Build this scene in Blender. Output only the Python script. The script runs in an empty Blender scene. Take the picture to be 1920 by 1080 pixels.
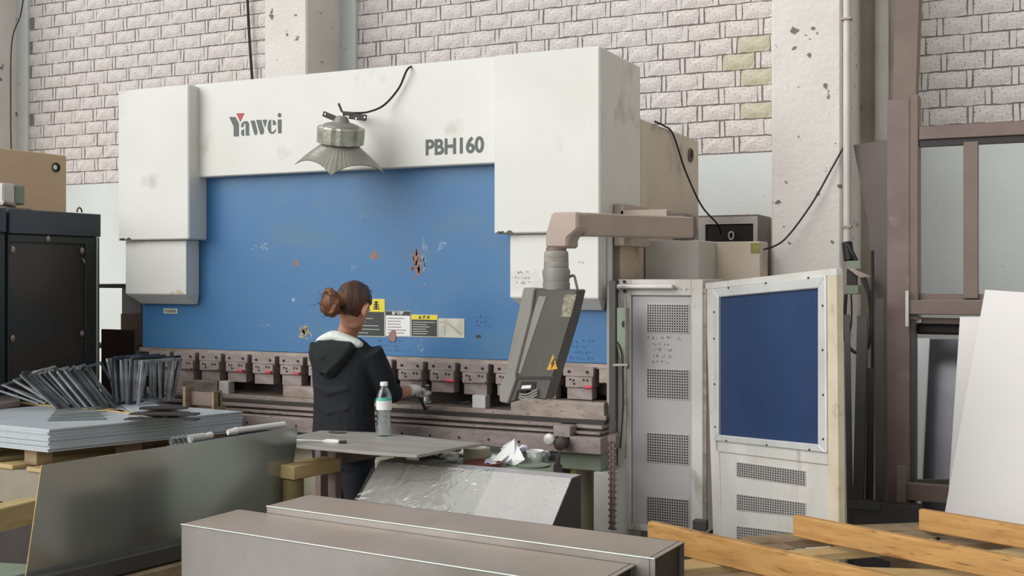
import bpy, bmesh, math, random
from mathutils import Vector, Matrix
random.seed(7)
PI = math.pi
# ---------------------------------------------------------------- camera, world, light
F = 2100.0                       # focal length in pixels of the 1920 px wide frame
YAW = math.radians(25.5)
EYE = Vector((0, 0, 1.65))
FW = Vector((-math.sin(YAW), math.cos(YAW), 0)); RT = Vector((math.cos(YAW), math.sin(YAW), 0)); UP = Vector((0, 0, 1))
scene = bpy.context.scene
cam = bpy.data.cameras.new('camera'); camo = bpy.data.objects.new('camera', cam)
scene.collection.objects.link(camo); scene.camera = camo
cam.sensor_width = 36; cam.lens = 36*F/1920; cam.shift_y = -25/1920; cam.clip_end = 100
camo.location = EYE; camo.rotation_euler = (PI/2, 0, YAW)
scene.view_settings.view_transform = 'Standard'; scene.view_settings.look = 'None'
scene.view_settings.gamma = 1; scene.view_settings.use_curve_mapping = False
scene.view_settings.exposure = 0.25
world = bpy.data.worlds.new('world'); scene.world = world; world.use_nodes = True
bg = world.node_tree.nodes['Background']; bg.inputs[0].default_value = (0.93, 0.97, 1.0, 1); bg.inputs[1].default_value = 0.43
def sun(name, direction, strength, angle, col):
    l = bpy.data.lights.new(name, 'SUN'); l.energy = strength; l.angle = math.radians(angle); l.color = col
    o = bpy.data.objects.new(name, l); scene.collection.objects.link(o); o.location = (-4, -4, 6)
    o.rotation_euler = Vector(direction).to_track_quat('-Z', 'Y').to_euler(); return o
sun('soft_daylight', (.50, .80, -.48), 2.2, 55, (1.0, 0.985, 0.96))      # light from the open front left of the hall

# ---------------------------------------------------------------- helpers
def at(px, py, X=None, Y=None, Z=None, d=None):
    """world point seen at a pixel of the 1920x1080 frame, on one world plane"""
    r = FW + RT*((px-960)/F) + UP*((515-py)/F)
    if X is not None: t = X/r.x
    elif Y is not None: t = Y/r.y
    elif Z is not None: t = (Z-EYE.z)/r.z
    else: t = d
    return EYE + r*t
def Xat(px, Y): return at(px, 515, Y=Y).x
def lin(c):
    c = c/255
    return c/12.92 if c <= .04045 else ((c+.055)/1.055)**2.4
def rgb(h, k=1.0):
    h = h.lstrip('#'); return tuple(min(1, lin(int(h[i:i+2], 16))*k) for i in (0, 2, 4))+(1,)
MATS = {}
def M(name, c1, c2=None, rough=.6, metal=0.0, scale=4, detail=6, lo=.35, hi=.7, stretch=(1, 1, 1), bump=0, bscale=None,
      c3=None, s3=20, lo3=.6, hi3=.7, coat=0, spec=.5, rvar=0):
    m = bpy.data.materials.new(name); m.use_nodes = True; nt = m.node_tree; N = nt.nodes; L = nt.links
    b = N['Principled BSDF']; b.inputs['Roughness'].default_value = rough; b.inputs['Metallic'].default_value = metal
    b.inputs['Coat Weight'].default_value = coat; b.inputs['Specular IOR Level'].default_value = spec
    b.inputs['Base Color'].default_value = rgb(c1)
    tc = N.new('ShaderNodeTexCoord'); mp = N.new('ShaderNodeMapping'); mp.inputs['Scale'].default_value = stretch
    L.new(tc.outputs['Object'], mp.inputs['Vector'])
    def noise(s, lo, hi, det=detail):
        n = N.new('ShaderNodeTexNoise'); n.inputs['Scale'].default_value = s; n.inputs['Detail'].default_value = det
        L.new(mp.outputs[0], n.inputs['Vector'])
        r = N.new('ShaderNodeValToRGB'); r.color_ramp.elements[0].position = lo; r.color_ramp.elements[1].position = hi
        L.new(n.outputs['Fac'], r.inputs[0]); return n, r
    cur = None
    if c2:
        n, r = noise(scale, lo, hi)
        r.color_ramp.elements[0].color = rgb(c1); r.color_ramp.elements[1].color = rgb(c2); cur = r.outputs[0]
        if rvar:
            mr = N.new('ShaderNodeMapRange'); L.new(n.outputs['Fac'], mr.inputs[0])
            mr.inputs[3].default_value = rough-rvar; mr.inputs[4].default_value = rough+rvar; L.new(mr.outputs[0], b.inputs['Roughness'])
    if c3:
        n3, r3 = noise(s3, lo3, hi3, 4); mx = N.new('ShaderNodeMix'); mx.data_type = 'RGBA'
        L.new(r3.outputs[0], mx.inputs[0])
        if cur: L.new(cur, mx.inputs[6])
        else: mx.inputs[6].default_value = rgb(c1)
        mx.inputs[7].default_value = rgb(c3); cur = mx.outputs[2]
    if cur: L.new(cur, b.inputs['Base Color'])
    if bump:
        nb = N.new('ShaderNodeTexNoise'); nb.inputs['Scale'].default_value = bscale or scale*4; nb.inputs['Detail'].default_value = 5
        L.new(mp.outputs[0], nb.inputs['Vector'])
        bp = N.new('ShaderNodeBump'); bp.inputs['Strength'].default_value = bump; bp.inputs['Distance'].default_value = .01
        L.new(nb.outputs['Fac'], bp.inputs['Height']); L.new(bp.outputs[0], b.inputs['Normal'])
    MATS[name] = m; return m
def wl(o):
    v = Vector((0, 0, 0))
    while o: v += o.location; o = o.parent
    return v
def link(o): scene.collection.objects.link(o); return o
def tag(o, label=None, cat=None, group=None, kind=None):
    if label: o['label'] = label
    if cat: o['category'] = cat
    if group: o['group'] = group
    if kind: o['kind'] = kind
    return o
def thing(name, loc, label, cat, group=None):
    o = link(bpy.data.objects.new(name, None)); o.location = loc; o.empty_display_size = .1
    return tag(o, label, cat, group)
def dup(o, delta=(0, 0, 0), parent=None):
    c = o.copy(); link(c)
    if parent: c.parent = parent
    c.location = o.location+Vector(delta)
    for ch in list(o.children): dup(ch, (0, 0, 0), c)
    return c
STUFFY = {'rust_specks', 'scrape_marks', 'bolt', 'bolt_hole', 'bare_metal_patch', 'paint_chip', 'print_lines', 'handwriting', 'back_gauge_finger', 'hanging_chain', 'label_print', 'sticker_symbol', 'sticker_drawing', 'hair_strand', 'rib', 'lettering_small', 'nail'}
class MB:
    def __init__(s): s.v = []; s.f = []
    def add(s, vs, fs):
        n = len(s.v); s.v += [Vector(v) for v in vs]; s.f += [tuple(i+n for i in f) for f in fs]; return s
    def hexa(s, b, t):
        return s.add(list(b)+list(t), [(0, 3, 2, 1), (4, 5, 6, 7), (0, 1, 5, 4), (1, 2, 6, 5), (2, 3, 7, 6), (3, 0, 4, 7)])
    def box(s, x0, x1, y0, y1, z0, z1):
        return s.hexa([(x0, y0, z0), (x1, y0, z0), (x1, y1, z0), (x0, y1, z0)], [(x0, y0, z1), (x1, y0, z1), (x1, y1, z1), (x0, y1, z1)])
    def bar(s, a, b, w, h, up=(0, 0, 1)):
        """square bar from a to b, w sideways, h along up (centred)"""
        a = Vector(a); b = Vector(b); dv = (b-a).normalized(); sd = dv.cross(Vector(up)).normalized(); u = sd.cross(dv).normalized()
        q = [sd*(-w/2)-u*(h/2), sd*(w/2)-u*(h/2), sd*(w/2)+u*(h/2), sd*(-w/2)+u*(h/2)]
        return s.hexa([a+i for i in q], [b+i for i in q])
    def prism(s, pts, vec):
        n = len(pts); v = [Vector(p) for p in pts]; vec = Vector(vec)
        return s.add(v+[p+vec for p in v], [tuple(range(n))[::-1], tuple(range(n, 2*n))]+[(i, (i+1) % n, n+(i+1) % n, n+i) for i in range(n)])
    def loft(s, rings, cap=True):
        n = len(rings[0]); vs = [p for r in rings for p in r]; fs = []
        for k in range(len(rings)-1):
            for i in range(n):
                j = (i+1) % n; fs.append((k*n+i, k*n+j, (k+1)*n+j, (k+1)*n+i))
        if cap: fs += [tuple(range(n))[::-1], tuple(range((len(rings)-1)*n, len(rings)*n))]
        return s.add(vs, fs)
    def tube(s, pts, r, n=8, cap=True):
        pts = [Vector(p) for p in pts]; rings = []
        rs = r if isinstance(r, (list, tuple)) else [r]*len(pts)
        t0 = (pts[1]-pts[0]).normalized(); ref = Vector((0, 0, 1)) if abs(t0.z) < .9 else Vector((1, 0, 0))
        u = t0.cross(ref).normalized()
        for i, p in enumerate(pts):
            t = (pts[min(i+1, len(pts)-1)]-pts[max(i-1, 0)]).normalized()
            u = (u-t*u.dot(t)).normalized(); w = t.cross(u)
            rings.append([p+(u*math.cos(2*PI*k/n)+w*math.sin(2*PI*k/n))*rs[i] for k in range(n)])
        return s.loft(rings, cap)
    def lathe(s, prof, c=(0, 0, 0), n=24, mat=None):
        c = Vector(c); rings = []
        for r, z in prof:
            ring = [Vector((r*math.cos(2*PI*k/n), r*math.sin(2*PI*k/n), z)) for k in range(n)]
            rings.append([c+(mat @ p if mat else p) for p in ring])
        return s.loft(rings)
    def ball(s, c, rx, ry, rz, rot=None, n=16, m=10):
        c = Vector(c); rings = []
        for k in range(1, m):
            th = PI*k/m
            rings.append([Vector((rx*math.sin(th)*math.cos(2*PI*i/n), ry*math.sin(th)*math.sin(2*PI*i/n), -rz*math.cos(th))) for i in range(n)])
        if rot: rings = [[rot @ p for p in r] for r in rings]
        return s.loft([[c+p for p in r] for r in rings])
    def build(s, name, mat, parent=None, bevel=0, smooth=False, org=None, remesh=0, sub=0, relax=0, segs=1):
        if parent is not None: off = wl(parent)
        elif org is not None: off = Vector(org)
        else:
            off = Vector((sum(v.x for v in s.v)/len(s.v), sum(v.y for v in s.v)/len(s.v), min(v.z for v in s.v)))
        me = bpy.data.meshes.new(name); me.from_pydata([v-off for v in s.v], [], s.f)
        bm = bmesh.new(); bm.from_mesh(me)
        if not remesh: bmesh.ops.recalc_face_normals(bm, faces=bm.faces)
        if bevel:
            ed = [e for e in bm.edges if len(e.link_faces) == 2 and e.calc_face_angle(0) > .5]
            bmesh.ops.bevel(bm, geom=ed, offset=bevel, segments=segs, affect='EDGES', clamp_overlap=True, profile=.5)
        bm.to_mesh(me); bm.free()
        o = link(bpy.data.objects.new(name, me))
        if remesh:
            md = o.modifiers.new('r', 'REMESH'); md.mode = 'VOXEL'; md.voxel_size = remesh
            if relax:
                sm = o.modifiers.new('s', 'SMOOTH'); sm.factor = .5; sm.iterations = relax
            dg = bpy.context.evaluated_depsgraph_get(); dg.update()
            me2 = bpy.data.meshes.new_from_object(o.evaluated_get(dg)); o.modifiers.clear(); o.data = me2; me2.name = name; me = me2
        me.materials.clear(); me.materials.append(mat)
        if smooth:
            for p in me.polygons: p.use_smooth = True
            if smooth != 'all' and not remesh:
                try: me.set_sharp_from_angle(angle=math.radians(40))
                except Exception: pass
        if parent is not None:
            o.parent = parent
            if name in STUFFY: o['kind'] = 'stuff'
        else: o.location = off
        return o
def text(body, x, z, Y, size, mat, parent, name='lettering', bold=0.0, ex=.001, xs=1.0, spacing=1.0, align='LEFT', rot=0):
    """flat lettering on a plane facing -Y; (x, z) is the baseline start"""
    cu = bpy.data.curves.new(name, 'FONT'); cu.body = body; cu.size = size; cu.offset = bold; cu.extrude = ex; cu.space_character = spacing
    cu.align_x = align
    t = link(bpy.data.objects.new('tmp', cu)); dg = bpy.context.evaluated_depsgraph_get(); dg.update()
    me = bpy.data.meshes.new_from_object(t.evaluated_get(dg)); bpy.data.objects.remove(t)
    off = wl(parent); ca, sa = math.cos(rot), math.sin(rot)
    for v in me.vertices:
        a, b = v.co.x*xs, v.co.y
        a, b = a*ca-b*sa, a*sa+b*ca
        v.co = Vector((x+a, Y-ex-v.co.z, z+b))-off
    me.name = name; me.materials.clear(); me.materials.append(mat)
    o = link(bpy.data.objects.new(name, me)); o.parent = parent; return o
def scribble(parent, mat, x0, x1, z0, z1, Y, rows, name='handwriting', h=.016, seed=1):
    """rows of small felt pen figures on a plane facing -Y"""
    rd = random.Random(seed); mb = MB()
    for r in range(rows):
        z = z1-(z1-z0)*(r+.5)/rows; x = x0+rd.uniform(0, .1)*(x1-x0); end = x1-rd.uniform(0, .3)*(x1-x0)
        while x < end:
            w = h*rd.uniform(.35, .6); k = rd.randint(2, 4)
            p = [(x+rd.uniform(0, w), z+rd.uniform(-h/2, h/2)) for _ in range(k)]
            for (a, b), (c, d) in zip(p, p[1:]):
                L = math.hypot(c-a, d-b) or 1e-5; nx, nz = -(d-b)/L*.0011, (c-a)/L*.0011
                mb.prism([(a-nx, Y, b-nz), (c-nx, Y, d-nz), (c+nx, Y, d+nz), (a+nx, Y, b+nz)], (0, -.0006, 0))
            x += w*1.35 if rd.random() > .25 else w*3
    return mb.build(name, mat, parent)
def curve_pts(a, b, sag, n=14):
    a = Vector(a); b = Vector(b)
    return [a.lerp(b, i/n)-Vector((0, 0, sag*4*(i/n)*(1-i/n))) for i in range(n+1)]
def spline(pts, n=8):
    pts = [Vector(p) for p in pts]; out = []
    for i in range(len(pts)-1):
        p0 = pts[max(i-1, 0)]; p1 = pts[i]; p2 = pts[i+1]; p3 = pts[min(i+2, len(pts)-1)]
        for k in range(n):
            t = k/n
            out.append(.5*((2*p1)+(p2-p0)*t+(2*p0-5*p1+4*p2-p3)*t*t+(3*p1-p0-3*p2+p3)*t**3))
    return out+[pts[-1]]

# ---------------------------------------------------------------- materials
brickpaint = M('white_washed_brick', '#dfd7d3', '#d0c8c4', rough=.9, scale=14, bump=.7, bscale=60, c3='#a59c97', s3=70, lo3=.58, hi3=.68)
brickgreen = M('stained_brick', '#cfc8b8', '#bdb694', rough=.9, scale=14, bump=.8, bscale=60, c3='#a59c97', s3=70, lo3=.6, hi3=.7)
stripm = M('head_joint_paint', '#dcd5d1', '#cfc8c4', rough=.9, scale=20, bump=.4)
mortar = M('dark_mortar', '#918883', '#7d746f', rough=.95, scale=30, bump=.5)
plaster = M('painted_plaster', '#dde1df', '#d3d7d5', rough=.8, scale=1.5, bump=.25, bscale=25, c3='#aaa7a2', s3=18, lo3=.68, hi3=.76)
concrete = M('painted_concrete_column', '#e6e1db', '#dad3cc', rough=.85, scale=2.5, bump=.5, bscale=30, c3='#7d7570', s3=11, lo3=.665, hi3=.69)
concgrey = M('bare_concrete', '#bdb5a5', '#a69d8f', rough=.9, scale=4, bump=.5, bscale=40)
floorm = M('workshop_floor', '#a09a92', '#857e76', rough=.75, scale=2, bump=.2)
roofm = M('roof_sheet', '#77756f', '#6a6862', rough=.8, scale=1)
white = M('machine_white', '#e4e4de', '#dcdbd3', rough=.42, scale=1.6, c3='#b9b2a2', s3=3.5, lo3=.62, hi3=.78)
whiteold = M('worn_cream_paint', '#d9d8d2', '#c4c0b8', rough=.5, scale=5, stretch=(1, 1, .4), c3='#9c9484', s3=9, lo3=.62, hi3=.75)
blue = M('machine_blue', '#3b71a4', '#3f74a2', rough=.4, scale=1.2, stretch=(1, 1, 2.2), c3='#4f7894', s3=2.3, lo3=.52, hi3=.85, bump=.03, bscale=4)
navy = M('navy_panel', '#2b3f64', '#31476c', rough=.35, scale=2, c3='#324e6c', s3=5, lo3=.62, hi3=.8)
steelbr = M('oily_brown_steel', '#a39590', '#8c7f7a', rough=.45, metal=.25, scale=9, stretch=(1, 1, 2.5), c3='#6f625c', s3=22, lo3=.6, hi3=.75, rvar=.1)
steellt = M('worn_tool_steel', '#aa9c92', '#8a7d75', rough=.4, metal=.45, scale=10, stretch=(1, 1, 3), c3='#6e625b', s3=25, lo3=.6, hi3=.7)
darkst = M('dark_steel', '#39322f', '#2b2624', rough=.6, scale=6)
black = M('black_rubber', '#1c1b1b', '#262424', rough=.6, scale=8)
galv = M('galvanised_sheet', '#d3cfcb', '#c8c4c0', rough=.42, metal=.3, scale=5, c3='#bab7b4', s3=150, lo3=.55, hi3=.65, rvar=.06)
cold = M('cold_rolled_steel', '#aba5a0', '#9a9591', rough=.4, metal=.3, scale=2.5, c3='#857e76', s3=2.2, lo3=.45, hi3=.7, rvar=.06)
coldtop = M('cold_rolled_steel_lit_top', '#c0ae9f', '#b3a397', rough=.42, metal=.25, scale=2.2, c3='#a19b8c', s3=1.6, lo3=.45, hi3=.7, rvar=.06)  # lighter copy for the channel tops; their reflection is put into the colour
coldgreen = M('smooth_grey_steel_sheet', '#a9afa8', '#a0a5a1', rough=.2, metal=.8, scale=1.2, rvar=.04)
edgem = M('bright_strip_and_highlight', '#b4bab0', rough=.4, metal=.6)  # silver strip on the cabinet; painted highlight on the channel folds
rackm = M('brown_painted_steel', '#7d6c63', '#705f58', rough=.55, scale=5, c3='#7a6a66', s3=9, lo3=.6, hi3=.75)
rackm2 = M('brown_rusty_steel', '#82706a', '#725f5a', rough=.55, scale=4, c3='#86736e', s3=12, lo3=.62, hi3=.72)
whsheet = M('white_coated_sheet', '#e6e2df', '#e0dcd9', rough=.4, scale=1)
wood = M('planed_pine', '#c79a5c', '#b08146', rough=.6, scale=5, stretch=(1.2, 1.2, 9), c3='#8f6234', s3=9, lo3=.6, hi3=.72, bump=.15)
woodpale = M('pale_pine', '#cdb583', '#b89c68', rough=.65, scale=5, stretch=(1.2, 1.2, 8), bump=.15)
woodold = M('grey_pallet_wood', '#a18b6c', '#7d6850', rough=.75, scale=6, stretch=(1, 1, 6), bump=.25)
boardm = M('grimy_board', '#a9a49c', '#959087', rough=.55, scale=4, stretch=(1, 3, 1), c3='#9b928a', s3=3, lo3=.5, hi3=.7)
cabgreen = M('dark_green_cabinet_paint', '#363d3b', '#2e3534', rough=.4, scale=3)
cabblue = M('blue_grey_paint', '#3b434d', '#353d46', rough=.4, scale=2)
cabpanel = M('dark_taupe_panel', '#4a4540', '#403c38', rough=.35, scale=1.5)
beige = M('beige_machine_paint', '#d2b998', '#c8af8f', rough=.5, scale=2)
tan = M('tan_paint_and_frame_shade', '#d6c7b4', '#c8b9a5', rough=.5, scale=2.5, c3='#9d8f7d', s3=5, lo3=.6, hi3=.75)  # own paint on the switch cabinet; on the press frame it paints shade
cream = M('cream_panel', '#e2d9bf', '#d6ccb2', rough=.6, scale=2)
ppend = M('pendant_grey', '#55524c', '#4b4843', rough=.45, scale=4)
pendlt = M('pendant_light_grey', '#93908a', '#858279', rough=.45, scale=4)
pendtaupe = M('arm_taupe_paint', '#bcaa9c', '#aa998b', rough=.45, scale=3)
pendtape = M('wrapped_grey_tape', '#a9a49a', '#8b867c', rough=.6, scale=12, stretch=(1, 1, 3), bump=.4)
red = M('red_plastic', '#c8404f', rough=.4)
yellow = M('warning_yellow', '#e5d233', rough=.5)
orange = M('warning_amber', '#d9a02c', rough=.5)
ink = M('dark_ink', '#3c3f3e', rough=.6)
greyink = M('grey_letter_paint', '#5b625e', rough=.5)
blueink = M('blue_marker', '#2a5680', rough=.7)
penink = M('faded_black_marker', '#4a4848', rough=.7)
redlogo = M('logo_red', '#b8404c', rough=.5)
paper = M('white_paper', '#ecebe9', rough=.8)
paleprint = M('pale_label', '#cfcfc0', '#bdbcab', rough=.6, scale=20)
rust = M('rust_stain', '#a67c6e', '#8a7478', rough=.8, scale=30, bump=.2)
scuff = M('scraped_paint', '#a9bccb', '#8aa6bf', rough=.8, scale=60)
skin = M('skin', '#c99478', '#bd866c', rough=.55, scale=20)
hairm = M('brown_hair', '#3c2419', '#5d3a26', rough=.42, scale=30, stretch=(1, 1, .3), bump=.6, bscale=90)
cloth = M('black_fleece', '#1e1f26', '#17181d', rough=.9, scale=8, bump=.3, bscale=60)
hoodcl = M('dark_green_hood_lining', '#1d2724', '#161e1c', rough=.9, scale=8, bump=.3, bscale=40)
whitecl = M('white_shirt_cotton', '#e6ece4', '#dbe1d9', rough=.85, scale=9, bump=.3)
glovem = M('white_knit_glove', '#eeece2', '#dcd8ca', rough=.9, scale=30, bump=.4)
trou = M('dark_trousers', '#181d24', '#12161c', rough=.9, scale=6, bump=.3)
shoem = M('dark_shoe', '#26221f', rough=.6)
pvc = M('white_pvc_pipe', '#d8d3cc', '#c9c3bb', rough=.35, scale=4)
greenplate = M('grey_green_paint', '#8d9886', '#78836f', rough=.5, scale=4)
gdark = M('dark_grey_green_steel', '#4c4c46', '#42423d', rough=.5, scale=4)
teal = M('teal_band', '#4fc4a6', rough=.4)
lensm = M('ribbed_skirt', '#a3a095', '#8f8b80', rough=.3, metal=.3, scale=6)
castm = M('cast_aluminium', '#c6c8b8', '#8f8f80', rough=.35, metal=.6, scale=10, bump=.3)
pinkpaper = M('lilac_paper', '#c9c6d8', '#b4b1c6', rough=.8, scale=10)
tapem = M('khaki_tape', '#a3a080', '#8f8c6d', rough=.4, scale=5)
redbr = M('dark_red_tray', '#7d4238', rough=.5)
def glass(name, col, rough=.02, mix=.5, bump=0, highlight_mix=0):
    m = bpy.data.materials.new(name); m.use_nodes = True; nt = m.node_tree; N = nt.nodes; L = nt.links
    for n in list(N): N.remove(n)
    out = N.new('ShaderNodeOutputMaterial'); mx = N.new('ShaderNodeMixShader'); tr = N.new('ShaderNodeBsdfTransparent'); gl = N.new('ShaderNodeBsdfGlossy')
    tr.inputs[0].default_value = rgb(col); gl.inputs['Roughness'].default_value = rough; gl.inputs[0].default_value = (.95, .97, .95, 1)
    lw = N.new('ShaderNodeLayerWeight'); lw.inputs[0].default_value = mix
    if highlight_mix:
        df = N.new('ShaderNodeBsdfDiffuse'); df.inputs[0].default_value = (.85, .9, .88, 1); m3 = N.new('ShaderNodeMixShader'); m3.inputs[0].default_value = highlight_mix  # white diffuse share mixed in as painted highlights
        L.new(tr.outputs[0], m3.inputs[1]); L.new(df.outputs[0], m3.inputs[2]); tr = m3
    L.new(lw.outputs['Facing'], mx.inputs[0]); L.new(tr.outputs[0], mx.inputs[1]); L.new(gl.outputs[0], mx.inputs[2]); L.new(mx.outputs[0], out.inputs[0])
    if bump:
        tc = N.new('ShaderNodeTexCoord'); n = N.new('ShaderNodeTexNoise'); n.inputs['Scale'].default_value = bump; n.inputs['Distortion'].default_value = 1.5
        bp = N.new('ShaderNodeBump'); bp.inputs['Distance'].default_value = .02; bp.inputs['Strength'].default_value = .8
        L.new(tc.outputs['Object'], n.inputs['Vector']); L.new(n.outputs['Fac'], bp.inputs['Height'])
        L.new(bp.outputs[0], gl.inputs['Normal']); L.new(bp.outputs[0], lw.inputs['Normal'])
    return m
petm = glass('clear_plastic', '#f6fafa', .08, .3)
waterm = glass('bottled_water', '#f2f6f5', .12, .5, 60, .22)
filmm = glass('clear_wrap_film', '#f6f7f4', .10, .30, 9, .06)

# ---------------------------------------------------------------- the setting
W = 7.70                                     # face of the back wall bricks
ZB = 2.49                                    # the bricks start here, smooth paint below
def struct(mb, name, mat, label=None, bevel=0, org=None):
    o = mb.build(name, mat, None, bevel=bevel, org=org); o['kind'] = 'structure'
    if label: o['label'] = label
    return o
fl = struct(MB().box(-18, 6, -7, 8.1, -.1, 0), 'floor', floorm, 'grey concrete workshop floor')
wall = struct(MB().box(-18, 6, W+.010, W+.25, 0, 6.5), 'wall_back', mortar, 'white painted porous brick wall behind the machine', org=(0, W, 0))
MB().box(-18, 6, W-.004, W+.02, 0, ZB).build('plaster_band', plaster, wall)
struct(MB().box(5.8, 6.0, 2, 8.1, 0, 6.5), 'wall_right', concgrey, 'bare concrete side wall')
# bricks
PX, PZ = .268, .1152
COLS = [(-9.6, -8.94), (-5.62, -5.21), (-1.46, -1.06)]
brick_meshes = []
def brick_mesh(w, h, seed):
    rd = random.Random(seed); bm = bmesh.new(); nx, nz = 5, 3; q = []
    for j in range(nz+1):
        row = []
        for i in range(nx+1):
            x = w*(i/nx-.5); z = h*(j/nz-.5); e = (i in (0, nx)) or (j in (0, nz))
            row.append(bm.verts.new((x+(rd.uniform(-.004, .004) if i in (0, nx) else 0), (.005 if e else rd.uniform(-.003, .002)), z+(rd.uniform(-.004, .004) if j in (0, nz) else 0))))
        q.append(row)
    for j in range(nz):
        for i in range(nx): bm.faces.new((q[j][i], q[j][i+1], q[j+1][i+1], q[j+1][i]))
    bd = [e for e in bm.edges if e.is_boundary]
    r = bmesh.ops.extrude_edge_only(bm, edges=bd)
    for v in r['geom']:
        if isinstance(v, bmesh.types.BMVert): v.co.y = .03
    bmesh.ops.recalc_face_normals(bm, faces=bm.faces)
    me = bpy.data.meshes.new('brick'); bm.to_mesh(me); bm.free(); return me
BW, BH = .224, .1075
for s in range(8):
    me = brick_mesh(BW, BH, s); me.materials.append(brickgreen if s == 7 else brickpaint); brick_meshes.append(me)
cand = []; strips = MB()
for r in range(24):
    z = ZB+.006+PZ*(r+.5); off = (r % 2)*PX*.5+random.uniform(-.03, .03)
    k = 0
    for c in range(41):
        x = -9.3+off+PX*c
        if any(a-.05 < x < b+.05 for a, b in COLS[:1]): continue
        v = Vector((x, W, z))-EYE; dd = v.dot(FW); px = 960+F*v.dot(RT)/dd; py = 515-F*v.z/dd
        vis = -10 < px < 1930 and py > -12 and py < 300
        if 225 < px < 925 and py > 165-(px-225)*.09: vis = False
        if 925 < px < 1200 and py > 108-(px-925)*.12: vis = False
        if 485 < px < 645 or 1447 < px < 1725: vis = False
        if px > 1725 and py > 235: vis = False
        cand.append((0 if vis else 1, dd, x, z))
        narrow = True
        if narrow and r < 24:
            xs = x+PX/2; a = (PX-BW)/2-.0065+random.uniform(-.003, .003); jj = [random.uniform(-.004, .004) for _ in range(4)]
            strips.hexa([(xs-a+jj[0], W+.004, z-BH/2), (xs+a+jj[1], W+.004, z-BH/2), (xs+a+jj[1], W+.03, z-BH/2), (xs-a+jj[0], W+.03, z-BH/2)],
                        [(xs-a+jj[2], W+.004, z+BH/2), (xs+a+jj[3], W+.004, z+BH/2), (xs+a+jj[3], W+.03, z+BH/2), (xs-a+jj[2], W+.03, z+BH/2)])
cand.sort()
rest = MB()
for i, (nv, dd, x, z) in enumerate(cand):
    px = 960+F*(Vector((x, W, z))-EYE).dot(RT)/dd
    stained = 1380 < px < 1450 and random.random() < .5
    me = brick_meshes[7] if stained else brick_meshes[random.randrange(7)]
    sx = random.uniform(.97, 1.02); sz = random.uniform(.96, 1.01)
    if i < 299 and nv == 0:
        o = link(bpy.data.objects.new('brick', me)); o.parent = wall; o.location = (x, 0, z); o.scale = (sx, 1, sz)
    else:
        rest.add([Vector((x+v.co.x*sx, W+v.co.y, z+v.co.z*sz)) for v in me.vertices], [tuple(p.vertices) for p in me.polygons])
o = rest.build('brick_field', brickpaint, wall); o['kind'] = 'stuff'
o = strips.build('head_joint', stripm, wall); o['kind'] = 'stuff'
# columns
def column(name, x0, x1, y0, label):
    return struct(MB().box(x0, x1, y0, W+.1, 0, 6.5), name, concrete, label, bevel=.012)
column('concrete_column', -9.6, -8.94, 7.15, 'tan concrete column at the far left edge')
column('concrete_column', -5.62, -5.21, 7.2, 'concrete column rising behind the machine header')
column('concrete_column', -1.458, -1.058, 6.6, 'thick white pitted concrete column right of the machine')
struct(MB().box(-8.94, -8.80, W-.02, W+.05, 0, 6.5), 'trim_1', plaster, 'smooth plaster strip beside the left column')
struct(MB().box(-5.21, -5.07, W-.03, W+.05, 0, 6.5), 'trim_2', plaster, 'smooth plaster strip beside the middle column')
struct(MB().box(-1.058, -.86, 7.35, W+.05, 0, 6.5), 'trim_3', concgrey, 'grey plaster return beside the right column')

# ---------------------------------------------------------------- press brake
pb = thing('press_brake', (-3.6, 6.0, 0), 'big white and blue press brake filling the middle of the hall', 'machine')
YB = 5.47; YH = 5.40; YC = 5.31; YL = 5.347
ram = MB().box(-5.24, -2.043, YB, YB+.03, 1.185, 2.40).build('ram_panel', blue, pb, bevel=.004)
tag(ram, 'scratched blue ram panel')
hd = MB().box(-4.75, -2.66, YH, YH+.30, 2.25, 2.825).build('header_cover', white, pb, bevel=.006)
# upper and lower cylinder covers, both ends
def cyl_cover(x0, x1, xl0, xl1, yback):
    c = MB().box(x0, x1, YC, yback, 1.865, 2.81).build('upper_cylinder_cover', white, pb, bevel=.008)
    zt, zm, zb = 1.862, 1.53, 1.465
    m = MB(); a = .05
    m.box(xl0, xl1, YL, YB-.004, zm, zt)
    m.hexa([(xl0+a, YL+.09, zb), (xl1-.012, YL+.09, zb), (xl1-.012, YB-.004, zb), (xl0+a, YB-.004, zb)],
           [(xl0, YL, zm), (xl1, YL, zm), (xl1, YB-.004, zm), (xl0, YB-.004, zm)])
    l = m.build('lower_cylinder_cover', white, pb, bevel=.003)
    tag(l, 'lower cylinder cover with a bevelled foot')
    ch = MB()
    for (xx, zz, r_) in ((x0+.03, 1.869, .012), (x0+.09, 1.868, .016), (x0+.05, 1.871, .01)):
        ch.prism([(xx-r_*1.4, YC-.001, zz-.004), (xx+r_*1.5, YC-.001, zz-.004), (xx+r_, YC-.001, zz+r_*.7), (xx-.002, YC-.001, zz+r_), (xx-r_, YC-.001, zz+r_*.4)], (0, .002, 0))
    ch.build('paint_chip', gdark, c)
    return c, l
cL, lL = cyl_cover(-5.29, -4.715, -5.262, -4.768, YB+.35)
cR, lR = cyl_cover(-2.639, -2.040, -2.562, -2.062, 5.94)
ram_trim = MB().box(-2.0615, -2.041, YB-.003, YB+.028, 1.47, 1.864).build('ram_edge_cover', white, pb)
ch = MB()
for (px, py, r_) in ((322, 549, .02), (334, 548, .028), (340, 549, .02)):
    p = at(px, py, Y=YL-.001); ch.prism([p+Vector((-r_, 0, -.006)), p+Vector((r_, 0, -.006)), p+Vector((r_*.5, 0, r_*.5)), p+Vector((-r_*.3, 0, r_*.6))], (0, .002, 0))
ch.build('paint_chip', tan, lL)
for px, py, w, h, k in ((490, 160, 12, 3, 1), (600, 165, 20, 2, 1), (690, 215, 10, 5, 1)): pass
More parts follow.
